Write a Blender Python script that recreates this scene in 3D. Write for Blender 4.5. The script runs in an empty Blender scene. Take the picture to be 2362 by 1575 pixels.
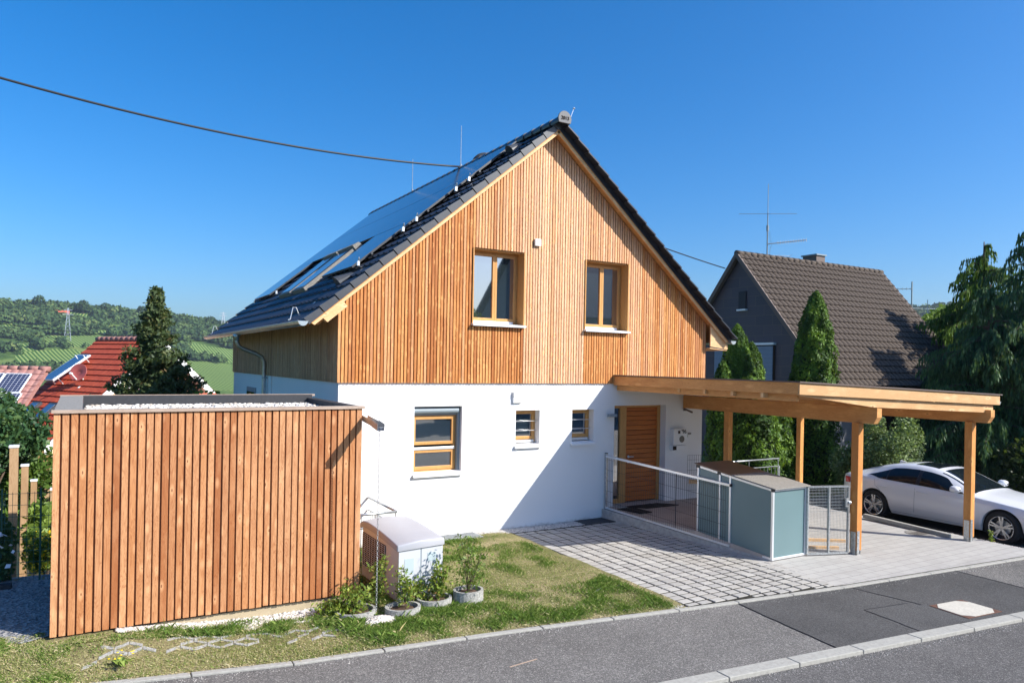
import bpy, math, random
import numpy as np
from mathutils import Vector, noise as mnoise
R = math.radians
S = bpy.context.scene
COL = S.collection
# ---------------------------------------------------------------- camera
cam_d = bpy.data.cameras.new('camera'); cam = bpy.data.objects.new('camera', cam_d); COL.objects.link(cam)
YAW, ROLL = R(59.5473), R(1.058)
cam.location = (0, 0, 3.05)
Fv = Vector((math.cos(YAW), math.sin(YAW), 0)); Rv = Vector((math.sin(YAW), -math.cos(YAW), 0)); Uv = Vector((0, 0, 1))
c_, s_ = math.cos(ROLL), math.sin(ROLL)
r_ = Rv * c_ + Uv * s_; u_ = -Rv * s_ + Uv * c_
from mathutils import Matrix
M3 = Matrix((r_, u_, -Fv)).transposed()
cam.rotation_euler = M3.to_euler()
cam_d.sensor_width = 36; cam_d.sensor_fit = 'HORIZONTAL'
cam_d.lens = 1669.7 / 2362 * 36
cam_d.shift_y = 53.02 / 2362
cam_d.clip_end = 6000; cam_d.clip_start = 0.05
S.camera = cam
# ---------------------------------------------------------------- light
SUN = Vector((0.88, -1.0, 0.95)).normalized()
EL = math.asin(SUN.z)
W = bpy.data.worlds.new('World'); S.world = W; W.use_nodes = True
nt = W.node_tree
sky = nt.nodes.new('ShaderNodeTexSky'); sky.sky_type = 'NISHITA'; sky.sun_disc = False
sky.sun_elevation = EL; sky.sun_rotation = math.atan2(SUN.x, SUN.y)
sky.air_density = 1.0; sky.dust_density = 2.3; sky.ozone_density = 7.5; sky.altitude = 200
bg = nt.nodes['Background']; hs = nt.nodes.new('ShaderNodeHueSaturation'); hs.inputs['Saturation'].default_value = 1.27; nt.links.new(sky.outputs[0], hs.inputs['Color']); nt.links.new(hs.outputs[0], bg.inputs[0]); bg.inputs[1].default_value = 0.118
ld = bpy.data.lights.new('sun', 'SUN'); lo = bpy.data.objects.new('sun', ld); COL.objects.link(lo)
ld.energy = 4.6; ld.angle = R(0.5); ld.color = (1.0, 0.955, 0.88)
lo.rotation_euler = SUN.to_track_quat('Z', 'Y').to_euler(); lo.location = (20, -20, 30)
S.view_settings.view_transform = 'Standard'; S.view_settings.look = 'None'
S.view_settings.exposure = 0.78; S.view_settings.gamma = 1
S.cycles.max_bounces = 6; S.cycles.transparent_max_bounces = 8
try: S.cycles.use_fast_gi = False
except Exception: pass

# ---------------------------------------------------------------- materials
def newmat(name):
    m = bpy.data.materials.new(name); m.use_nodes = True
    t = m.node_tree; b = t.nodes['Principled BSDF']
    return m, t, b
def setc(b, col, rough=.6, metal=0, spec=.5):
    b.inputs['Base Color'].default_value = (*col, 1); b.inputs['Roughness'].default_value = rough
    b.inputs['Metallic'].default_value = metal; b.inputs['Specular IOR Level'].default_value = spec
def N(t, typ, **kw):
    n = t.nodes.new(typ)
    for k, v in kw.items():
        if k in n.inputs: n.inputs[k].default_value = v
        else: setattr(n, k, v)
    return n
def ramp(t, fac, stops):
    r = t.nodes.new('ShaderNodeValToRGB'); t.links.new(fac, r.inputs[0])
    e = r.color_ramp.elements
    while len(e) < len(stops): e.new(.5)
    for i, (p, c) in enumerate(stops):
        e[i].position = p; e[i].color = (*c, 1) if len(c) == 3 else c
    return r.outputs[0]
def mixc(t, fac, a, b, mode='MIX'):
    m = t.nodes.new('ShaderNodeMix'); m.data_type = 'RGBA'; m.blend_type = mode
    for i, v in ((0, fac), (6, a), (7, b)):
        if hasattr(v, 'links'): t.links.new(v, m.inputs[i])
        else: m.inputs[i].default_value = v if i == 0 else (*v, 1)
    return m.outputs[2]
def coords(t, scale=(1, 1, 1), rnd=None, kind='Object'):
    tc = t.nodes.new('ShaderNodeTexCoord'); o = tc.outputs[kind]
    if rnd is not None:
        ad = t.nodes.new('ShaderNodeVectorMath'); ad.operation = 'MULTIPLY_ADD'
        cb = t.nodes.new('ShaderNodeCombineXYZ')
        for i in range(3): t.links.new(rnd, cb.inputs[i])
        t.links.new(cb.outputs[0], ad.inputs[0]); ad.inputs[1].default_value = (17.3, 29.1, 41.7); t.links.new(o, ad.inputs[2])
        o = ad.outputs[0]
    mp = t.nodes.new('ShaderNodeMapping'); mp.inputs['Scale'].default_value = scale
    t.links.new(o, mp.inputs[0]); return mp.outputs[0]
def attr(t, name):
    a = t.nodes.new('ShaderNodeAttribute'); a.attribute_name = name; return a
def noise(t, vec, scale, detail=4, rough=.55, dist=0):
    n = N(t, 'ShaderNodeTexNoise', Scale=scale, Detail=detail, Roughness=rough, Distortion=dist)
    t.links.new(vec, n.inputs['Vector']); return n.outputs[0]
def bump(t, b, h, strength=.3, dist=.01):
    bp = N(t, 'ShaderNodeBump', Strength=strength, Distance=dist); t.links.new(h, bp.inputs['Height'])
    t.links.new(bp.outputs[0], b.inputs['Normal'])
def math_(t, op, a, b=0.0):
    m = t.nodes.new('ShaderNodeMath'); m.operation = op
    for i, v in ((0, a), (1, b)):
        if hasattr(v, 'links'): t.links.new(v, m.inputs[i])
        else: m.inputs[i].default_value = v
    return m.outputs[0]
MATS = {}
def plain(name, col, rough=.6, metal=0, spec=.5, var=0.0, scale=6.0, bmp=0.0, bscale=80.0):
    m, t, b = newmat(name); setc(b, col, rough, metal, spec)
    if var:
        f = noise(t, coords(t), scale, 5)
        t.links.new(ramp(t, f, [(.3, tuple(c * (1 - var) for c in col)), (.7, tuple(min(1, c * (1 + var)) for c in col))]), b.inputs['Base Color'])
    if bmp: bump(t, b, noise(t, coords(t), bscale, 3), bmp, .01)
    MATS[name] = m; return m
def wood(name, dark, mid, light, axis=2, fine=70.0, knots=True, rough=.62, weather=None, knotscale=(5, 5, 2.2)):
    m, t, b = newmat(name); setc(b, mid, rough, 0, .3)
    rn = attr(t, 'rnd').outputs['Fac']
    sc = [1, 1, 1]; sc[axis] = .06
    v = coords(t, tuple(sc), rn)
    f1 = noise(t, v, fine, 4, .6, .25)
    sc2 = [1, 1, 1]; sc2[axis] = .10
    v2 = coords(t, tuple(sc2), rn)
    f2 = noise(t, v2, 14, 3, .5, 1.6)
    rings = math_(t, 'SINE', math_(t, 'MULTIPLY', f2, 55.0))
    rings = math_(t, 'MULTIPLY_ADD', rings, .5); t.nodes[-1].inputs[2].default_value = .5
    base = mixc(t, rn, mid, light)
    base = mixc(t, math_(t, 'GREATER_THAN', rn, .8), base, tuple(.55 * a + .45 * c for a, c in zip(mid, dark)))
    base = mixc(t, math_(t, 'MULTIPLY', math_(t, 'FRACT', math_(t, 'MULTIPLY', rn, 7.3)), .38), base, dark)
    if weather is not None:
        base = mixc(t, attr(t, 'wth').outputs['Fac'], base, mixc(t, rn, weather, tuple(min(1, c * 1.45) for c in weather)))
    g = mixc(t, math_(t, 'MULTIPLY', f1, .55), base, dark)
    g = mixc(t, math_(t, 'MULTIPLY', math_(t, 'POWER', rings, 3.0), .5), g, dark)
    blot = noise(t, coords(t, tuple(.35 if i == axis else 1.0 for i in range(3)), rn), 6.0, 3, .5)
    g = mixc(t, ramp(t, blot, [(.48, (0, 0, 0)), (.80, (.30, .30, .30))]), g, tuple(min(1, c * 1.2) for c in light))
    if knots:
        vk = coords(t, knotscale, rn)
        vo = N(t, 'ShaderNodeTexVoronoi', Scale=1.0, Randomness=1.0); t.links.new(vk, vo.inputs['Vector'])
        k = math_(t, 'LESS_THAN', vo.outputs['Distance'], .07)
        halo = ramp(t, vo.outputs['Distance'], [(.0, (1, 1, 1)), (.12, (1, 1, 1)), (.30, (0, 0, 0))])
        g = mixc(t, math_(t, 'MULTIPLY', halo, .40), g, tuple(min(1, c * 1.15) for c in light))
        g = mixc(t, math_(t, 'MULTIPLY', k, .75), g, tuple(c * .45 for c in dark))
    t.links.new(g, b.inputs['Base Color'])
    bump(t, b, f1, .25, .004)
    MATS[name] = m; return m
# larch colours
wood('gable_wood', (.30, .09, .022), (.62, .25, .060), (.82, .45, .16), 2, 90, weather=(.72, .47, .29), knotscale=(10, 10, 4.5))
wood('side_wood', (.26, .12, .05), (.60, .34, .16), (.72, .46, .26), 2, 90, knotscale=(9, 9, 2.6))
wood('shed_wood', (.25, .07, .02), (.58, .27, .105), (.72, .415, .21), 2, 60, knotscale=(9, 9, 3.4))
wood('beam_y', (.42, .17, .05), (.72, .36, .12), (.80, .45, .17), 1, 40, knotscale=(7, 2.4, 7))
wood('beam_x', (.48, .26, .11), (.80, .52, .26), (.86, .60, .33), 0, 40, knotscale=(2.4, 7, 7))
wood('post_wood', (.42, .16, .04), (.70, .32, .09), (.78, .42, .14), 2, 40, knotscale=(7, 7, 2.4))
wood('frame_wood', (.42, .2, .06), (.63, .33, .11), (.7, .40, .15), 2, 50, knots=False, rough=.4)
wood('door_wood', (.26, .06, .010), (.58, .17, .028), (.66, .21, .04), 0, 50, knots=False, rough=.4)
wood('weathered_wood', (.25, .17, .12), (.44, .34, .27), (.52, .42, .34), 0, 50, knots=False, rough=.8)
wood('fence_post_wood', (.30, .17, .08), (.50, .33, .18), (.60, .42, .25), 2, 50, knots=False, rough=.8)
m, t, b = newmat('stucco'); setc(b, (.8, .8, .79), .9, 0, .2)
tc = t.nodes.new('ShaderNodeTexCoord'); sp = t.nodes.new('ShaderNodeSeparateXYZ'); t.links.new(tc.outputs['Object'], sp.inputs[0])
nz = noise(t, coords(t), 7, 5, .7); hgt = math_(t, 'ADD', sp.outputs[2], math_(t, 'MULTIPLY', nz, .22))
c = mixc(t, noise(t, coords(t, (1, 1, .35)), 2.2, 4), (.77, .77, .76), (.82, .82, .81))
t.links.new(ramp(t, math_(t, 'MULTIPLY', math_(t, 'ADD', hgt, -.02), 4.0), [(.30, (.46, .44, .40)), (.62, (.80, .80, .79))]), b.inputs['Base Color'])
mm = mixc(t, 1.0, ramp(t, math_(t, 'MULTIPLY', math_(t, 'ADD', hgt, -.02), 4.0), [(.30, (.62, .60, .55)), (.62, (1, 1, 1))]), c, 'MULTIPLY'); t.links.new(mm, b.inputs['Base Color'])
bump(t, b, noise(t, coords(t), 160, 3), .25, .01); MATS['stucco'] = m
plain('gap_dark', (.035, .02, .012), .9)
plain('gap_brown', (.20, .075, .03), .85)
plain('anthracite', (.048, .052, .060), .45, 0, .5, .12, 8)
plain('tile_dark', (.022, .025, .034), .28, 0, .6, .2, 5)
plain('zinc', (.52, .55, .56), .33, .85, .5, .12, 9)
plain('galvanised', (.50, .52, .53), .38, .8, .5, .25, 30)
plain('aluminium', (.78, .79, .80), .35, .55)
plain('white_metal', (.80, .81, .82), .35, 0, .5)
plain('white_plastic', (.78, .78, .76), .4, 0, .5, .03, 4)
plain('cap_grey', (.15, .15, .155), .7)
plain('ac_panel', (.52, .535, .56), .4)
plain('ac_white', (.38, .385, .41), .42, 0, .5, .03, 4)
plain('ac_beige', (.66, .66, .66), .6, 0, .4, .04, 4)
plain('shutter_grey', (.22, .27, .30), .5)
plain('black_metal', (.02, .02, .025), .45)
plain('black_rubber', (.02, .02, .02), .8)
plain('concrete', (.40, .39, .37), .85, 0, .3, .2, 12, .4, 90)
plain('kerb_concrete', (.36, .35, .315), .85, 0, .3, .14, 25, .4, 200)
plain('planter_concrete', (.34, .335, .31), .95, 0, .3, .35, 40, .8, 120)
plain('porch_stone', (.42, .36, .31), .7, 0, .3, .08, 3, .1, 60)
plain('plinth', (.40, .33, .22), .85, 0, .3, .08, 9, .2, 90)
plain('blue_panel', (.13, .205, .215), .32, 0, .5, .04, 1.5)
plain('lid_brown', (.17, .115, .08), .3, .1, .5, .15, 4)
plain('mat_dark', (.022, .02, .018), .95, 0, .2, .3, 60, .5, 300)
plain('roof_felt', (.035, .037, .042), .7, 0, .4, .15, 20, .3, 200)
plain('bitumen_sunlit_lid', (.25, .235, .21), .8, 0, .3, .15, 30, .4, 260)
plain('soil', (.10, .065, .045), .95, 0, .2, .3, 30, .6, 120)
plain('bark', (.12, .085, .06), .9, 0, .2, .3, 20, .5, 60)
plain('neighbour_grey', (.22, .22, .24), .8, 0, .3, .05, 4)
plain('cream_wall', (.82, .66, .42), .85, 0, .3, .03, 3)
plain('white_paint', (.80, .80, .78), .6)
plain('chimney_brown', (.13, .095, .08), .7)
plain('far_red', (.50, .10, .05), .8)
plain('car_white', (.74, .75, .77), .22, 0, .6)
MATS['car_white'].node_tree.nodes['Principled BSDF'].inputs['Coat Weight'].default_value = .6
plain('rim_silver', (.55, .56, .58), .25, .85)
plain('tail_red', (.5, .01, .01), .2)
plain('interior_dark', (.03, .03, .035), .8)
plain('blue_blind', (.17, .24, .34), .5)
plain('rim_dark', (.12, .11, .10), .15, .6)
plain('cable_black', (.015, .015, .018), .5)
plain('dish_red', (.36, .085, .07), .45, 0, .5, .05, 3)
plain('pink_curtain', (.62, .42, .58), .8)
plain('flower_yellow', (.85, .62, .02), .6)
plain('flower_white', (.85, .83, .85), .6)
plain('manhole_fill', (.52, .49, .42), .9, 0, .3, .12, 30, .4, 150)
plain('rust', (.13, .065, .045), .85, 0, .3, .3, 30)
plain('sat_white', (.70, .72, .74), .4)
plain('green_wire', (.015, .10, .07), .5)
plain('frosted', (.33, .42, .44), .35)
plain('sticker_grey', (.42, .50, .52), .5)
def glass(name, tint=(.02, .03, .035), rough=.02, spec=.9):
    m, t, b = newmat(name); setc(b, tint, rough, 0, spec); b.inputs['IOR'].default_value = 2.6; MATS[name] = m
glass('window_glass'); glass('car_glass', (.008, .012, .016), .03, .6); MATS['car_glass'].node_tree.nodes['Principled BSDF'].inputs['IOR'].default_value = 1.4
glass('collector_glass', (.05, .10, .17), .12, .7)
# pv modules
def pvmat(name, cell, line, cs, lw, rough=.06, ax=('x', 'y')):
    m, t, b = newmat(name); setc(b, cell, rough, 0, .8); b.inputs['IOR'].default_value = 1.5
    uv = t.nodes.new('ShaderNodeUVMap'); sp = t.nodes.new('ShaderNodeSeparateXYZ'); t.links.new(uv.outputs[0], sp.inputs[0])
    ms = []
    for i in range(2):
        fr = math_(t, 'FRACT', math_(t, 'MULTIPLY', sp.outputs[i], cs[i]))
        ms.append(math_(t, 'LESS_THAN', fr, lw))
    g = math_(t, 'MAXIMUM', ms[0], ms[1])
    t.links.new(mixc(t, g, cell, line), b.inputs['Base Color']); MATS[name] = m
pvmat('pv_black', (.004, .006, .012), (.02, .022, .03), (6, 10), .05, .10)
pvmat('pv_cells', (.012, .018, .06), (.45, .47, .52), (6, 10), .10, .12)
# brown corrugated tiles on the neighbour: geometry gives the waves, this gives tone
m, t, b = newmat('tile_brown'); setc(b, (.17, .12, .10), .75, 0, .3)
f = noise(t, coords(t), 9, 4); f2 = noise(t, coords(t), .8, 2)
t.links.new(mixc(t, f2, ramp(t, f, [(.3, (.055, .041, .031)), (.7, (.100, .074, .055))]), (.078, .058, .043)), b.inputs['Base Color']); MATS['tile_brown'] = m
m, t, b = newmat('tile_red'); setc(b, (.42, .09, .05), .7, 0, .3)
f = noise(t, coords(t), 5, 4)
t.links.new(ramp(t, f, [(.3, (.34, .05, .022)), (.6, (.46, .082, .035)), (.8, (.54, .13, .06))]), b.inputs['Base Color']); MATS['tile_red'] = m
m, t, b = newmat('tile_pink'); setc(b, (.36, .17, .14), .8)
f = noise(t, coords(t), 6, 4)
t.links.new(ramp(t, f, [(.3, (.26, .11, .10)), (.7, (.42, .22, .18))]), b.inputs['Base Color']); MATS['tile_pink'] = m
# slate-like fibre cement panels on the neighbour's gable: y/z courses
m, t, b = newmat('gable_panels'); setc(b, (.05, .045, .06), .6)
tc = t.nodes.new('ShaderNodeTexCoord'); sp = t.nodes.new('ShaderNodeSeparateXYZ'); t.links.new(tc.outputs['Object'], sp.inputs[0])
cb = t.nodes.new('ShaderNodeCombineXYZ'); t.links.new(sp.outputs[1], cb.inputs[0]); t.links.new(sp.outputs[2], cb.inputs[1])
br = N(t, 'ShaderNodeTexBrick', Scale=1.0, **{'Mortar Size': .012, 'Brick Width': .9, 'Row Height': .42}); t.links.new(cb.outputs[0], br.inputs['Vector'])
br.inputs['Color1'].default_value = (.052, .045, .062, 1); br.inputs['Color2'].default_value = (.066, .055, .072, 1); br.inputs['Mortar'].default_value = (.085, .07, .07, 1)
t.links.new(br.outputs[0], b.inputs['Base Color']); MATS['gable_panels'] = m
# asphalt
def asphalt(name, base, spk, amt):
    m, t, b = newmat(name); setc(b, base, .88, 0, .25)
    v = coords(t)
    big = noise(t, v, .9, 7, .65); fin = noise(t, v, 55, 4, .75)
    vo = N(t, 'ShaderNodeTexVoronoi', Scale=70.0); t.links.new(v, vo.inputs['Vector'])
    c = ramp(t, big, [(.30, tuple(x * .72 for x in base)), (.5, base), (.72, tuple(x * 1.25 for x in base))])
    c = mixc(t, ramp(t, fin, [(.38, (1, 1, 1)), (.52, (0, 0, 0))]), c, tuple(x * .5 for x in base))
    sel = math_(t, 'GREATER_THAN', fin, .60)
    c = mixc(t, math_(t, 'MULTIPLY', sel, amt), c, spk); v4 = noise(t, v, 140, 2, .9); c = mixc(t, math_(t, 'MULTIPLY', math_(t, 'GREATER_THAN', v4, .64), amt), c, tuple(min(1, q * 1.3) for q in spk)); c = mixc(t, math_(t, 'MULTIPLY', math_(t, 'LESS_THAN', v4, .36), .6), c, tuple(q * .4 for q in base))
    t.links.new(c, b.inputs['Base Color']); bump(t, b, fin, .6, .01); MATS[name] = m
asphalt('asphalt', (.148, .141, .133), (.42, .40, .36), .75)
asphalt('asphalt_road', (.112, .107, .103), (.36, .34, .32), .6)
asphalt('asphalt_patch', (.082, .080, .078), (.17, .17, .17), .5)
asphalt('asphalt_patch_pale', (.090, .088, .086), (.2, .2, .2), .5)
# paving blocks
m, t, b = newmat('paver'); setc(b, (.5, .48, .44), .85, 0, .3)
rn = attr(t, 'rnd').outputs['Fac']; v = coords(t)
f = noise(t, v, 60, 4, .7); g = noise(t, v, 2.0, 4)
c = mixc(t, rn, (.36, .345, .32), (.47, .45, .41)); c = mixc(t, math_(t, 'MULTIPLY', f, .35), c, (.26, .25, .23))
c = mixc(t, ramp(t, g, [(.45, (0, 0, 0)), (.75, (.6, .6, .6))]), c, (.36, .33, .28))
t.links.new(c, b.inputs['Base Color']); bump(t, b, f, .4, .006); MATS['paver'] = m
m, t, b = newmat('dense_paver'); setc(b, (.5, .48, .45), .85, 0, .3)
tc = t.nodes.new('ShaderNodeTexCoord')
br = N(t, 'ShaderNodeTexBrick', Scale=1.0, **{'Mortar Size': .006, 'Brick Width': .30, 'Row Height': .20, 'Mortar Smooth': .3}); t.links.new(tc.outputs['Object'], br.inputs['Vector'])
br.inputs['Color1'].default_value = (.44, .425, .395, 1); br.inputs['Color2'].default_value = (.40, .385, .36, 1); br.inputs['Mortar'].default_value = (.20, .19, .175, 1)
mp = coords(t, (.5, 1.6, 1)); g = noise(t, mp, 1.6, 5, .6); f = noise(t, coords(t), 70, 3, .7)
c = mixc(t, ramp(t, g, [(.5, (0, 0, 0)), (.72, (.55, .55, .55))]), br.outputs[0], (.30, .28, .26))
c = mixc(t, math_(t, 'MULTIPLY', f, .3), c, (.33, .32, .30))
t.links.new(c, b.inputs['Base Color']); bump(t, b, f, .3, .005); MATS['dense_paver'] = m
# soil / dry lawn base
m, t, b = newmat('lawn_soil'); setc(b, (.3, .24, .15), .95, 0, .2)
v = coords(t); f = noise(t, v, 1.1, 6, .6); g = noise(t, v, 38, 5, .8)
c = ramp(t, f, [(.38, (.16, .18, .05)), (.52, (.32, .29, .13)), (.66, (.46, .37, .22))])
c = mixc(t, ramp(t, g, [(.40, (1, 1, 1)), (.54, (0, 0, 0))]), c, (.14, .105, .06))
t.links.new(c, b.inputs['Base Color']); bump(t, b, g, .9, .03); MATS['lawn_soil'] = m
m, t, b = newmat('garden_gravel'); setc(b, (.2, .2, .2), .95)
v = coords(t); vo = N(t, 'ShaderNodeTexVoronoi', Scale=26.0); t.links.new(v, vo.inputs['Vector'])
t.links.new(ramp(t, vo.outputs['Color'], [(.1, (.12, .12, .13)), (.9, (.42, .41, .40))]), b.inputs['Base Color']); bump(t, b, vo.outputs['Distance'], 1.0, .03); MATS['garden_gravel'] = m
m, t, b = newmat('joint_grit'); setc(b, (.09, .085, .075), .95, 0, .2)
v = coords(t); g = noise(t, v, 9, 5, .8)
t.links.new(ramp(t, g, [(.4, (.02, .02, .018)), (.62, (.045, .04, .03)), (.78, (.05, .065, .02))]), b.inputs['Base Color']); bump(t, b, g, .5, .02); MATS['joint_grit'] = m
# per-face random coloured stuff
def rndmat(name, stops, rough=.8, transl=0.0, spec=.3):
    m, t, b = newmat(name); setc(b, stops[0][1], rough, 0, spec)
    rn = attr(t, 'rnd').outputs['Fac']
    c = ramp(t, rn, stops); t.links.new(c, b.inputs['Base Color'])
    if transl:
        out = t.nodes['Material Output']; tr = t.nodes.new('ShaderNodeBsdfTranslucent'); mx = t.nodes.new('ShaderNodeMixShader')
        t.links.new(mixc(t, .5, c, (.25, .35, .03)), tr.inputs[0]); mx.inputs[0].default_value = transl
        t.links.new(b.outputs[0], mx.inputs[1]); t.links.new(tr.outputs[0], mx.inputs[2]); t.links.new(mx.outputs[0], out.inputs[0])
    MATS[name] = m
rndmat('pebble', [(0, (.32, .27, .22)), (.3, (.60, .55, .47)), (.7, (.72, .69, .64)), (1, (.45, .42, .40))], .7)
rndmat('pebble_grey', [(0, (.22, .21, .20)), (.4, (.48, .45, .41)), (1, (.62, .59, .55))], .7)
rndmat('grass_blade', [(0, (.09, .18, .03)), (.45, (.20, .31, .06)), (.7, (.34, .40, .12)), (.80, (.55, .47, .23)), (1, (.75, .65, .42))], .6, .35)
rndmat('leaf_thuja', [(0, (.022, .06, .008)), (.5, (.075, .155, .016)), (1, (.20, .33, .03))], .6, .25)
rndmat('leaf_spruce', [(0, (.03, .055, .022)), (.55, (.07, .10, .035)), (.8, (.13, .14, .045)), (1, (.13, .08, .04))], .6, .15)
rndmat('leaf_cypress', [(0, (.02, .06, .028)), (.5, (.06, .13, .045)), (1, (.20, .32, .09))], .55, .2)
rndmat('leaf_shaded', [(0, (.02, .035, .012)), (.6, (.04, .07, .018)), (1, (.09, .14, .03))], .55, .2)  # shrub greens darkened, the shade they stand in is part of the colour
rndmat('leaf_broad', [(0, (.045, .09, .015)), (.5, (.10, .18, .03)), (1, (.22, .32, .06))], .5, .35)
rndmat('leaf_light', [(0, (.10, .16, .03)), (.5, (.20, .30, .05)), (1, (.33, .42, .10))], .5, .35)
rndmat('leaf_pale', [(0, (.10, .15, .04)), (.6, (.24, .32, .13)), (1, (.45, .50, .30))], .5, .3)
rndmat('leaf_apple', [(0, (.02, .06, .025)), (.5, (.05, .11, .04)), (1, (.16, .24, .07))], .45, .25)
rndmat('leaf_hill', [(0, (.018, .045, .012)), (.4, (.042, .085, .022)), (.75, (.08, .13, .035)), (1, (.13, .17, .05))], .8, .1)
rndmat('leaf_young', [(0, (.07, .13, .02)), (.5, (.20, .28, .04)), (.85, (.32, .40, .07)), (1, (.25, .14, .05))], .5, .35)
# hill ground with vineyard rows
m, t, b = newmat('hill_ground'); setc(b, (.1, .14, .04), .95, 0, .1)
v = coords(t); f = noise(t, v, .035, 6, .65)
c = ramp(t, f, [(.35, (.035, .07, .016)), (.5, (.08, .135, .03)), (.68, (.19, .23, .07))])
ph = attr(t, 'rowphase').outputs['Fac']
s1 = math_(t, 'FRACT', ph)
rows = ramp(t, s1, [(.0, (.02, .06, .010)), (.52, (.035, .10, .015)), (.60, (.21, .28, .085)), (.94, (.27, .33, .11))])
rows = mixc(t, math_(t, 'MULTIPLY', noise(t, v, .05, 4), .25), rows, (.07, .14, .025))
c = mixc(t, attr(t, 'vine').outputs['Fac'], c, rows)
t.links.new(c, b.inputs['Base Color']); MATS['hill_ground'] = m

# ---------------------------------------------------------------- mesh helpers
def tag(o, label=None, cat=None, group=None, kind=None):
    if label: o['label'] = label
    if cat: o['category'] = cat
    if group: o['group'] = group
    if kind: o['kind'] = kind
    return o
def empty(name, loc=(0, 0, 0), label=None, cat=None, group=None):
    o = bpy.data.objects.new(name, None); COL.objects.link(o); o.location = loc; o.empty_display_size = .2
    return tag(o, label, cat, group)
def wloc(o):
    v = Vector((0, 0, 0))
    while o is not None: v = v + o.location; o = o.parent
    return v
def np_mesh(name, V, F, mat, parent=None, rnd=None, smooth=False, attrs=None, uv=None):
    V = np.asarray(V, dtype=np.float32); F = np.asarray(F, dtype=np.int32)
    if parent is not None: V = V - np.array(wloc(parent), dtype=np.float32)
    me = bpy.data.meshes.new(name)
    n, k = F.shape
    me.vertices.add(len(V)); me.vertices.foreach_set('co', V.ravel())
    me.loops.add(n * k); me.loops.foreach_set('vertex_index', F.ravel())
    me.polygons.add(n); me.polygons.foreach_set('loop_start', np.arange(n, dtype=np.int32) * k)
    try: me.polygons.foreach_set('loop_total', np.full(n, k, dtype=np.int32))
    except Exception: pass
    me.polygons.foreach_set('use_smooth', np.full(n, bool(smooth)))
    me.update(calc_edges=True); me.materials.append(MATS[mat])
    if rnd is not None:
        a = me.attributes.new('rnd', 'FLOAT', 'FACE'); a.data.foreach_set('value', np.asarray(rnd, dtype=np.float32))
    for kk, (dom, arr) in (attrs or {}).items():
        a = me.attributes.new(kk, 'FLOAT', dom); a.data.foreach_set('value', np.asarray(arr, dtype=np.float32))
    o = bpy.data.objects.new(name, me); COL.objects.link(o)
    if parent is not None: o.parent = parent
    return o
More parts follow.
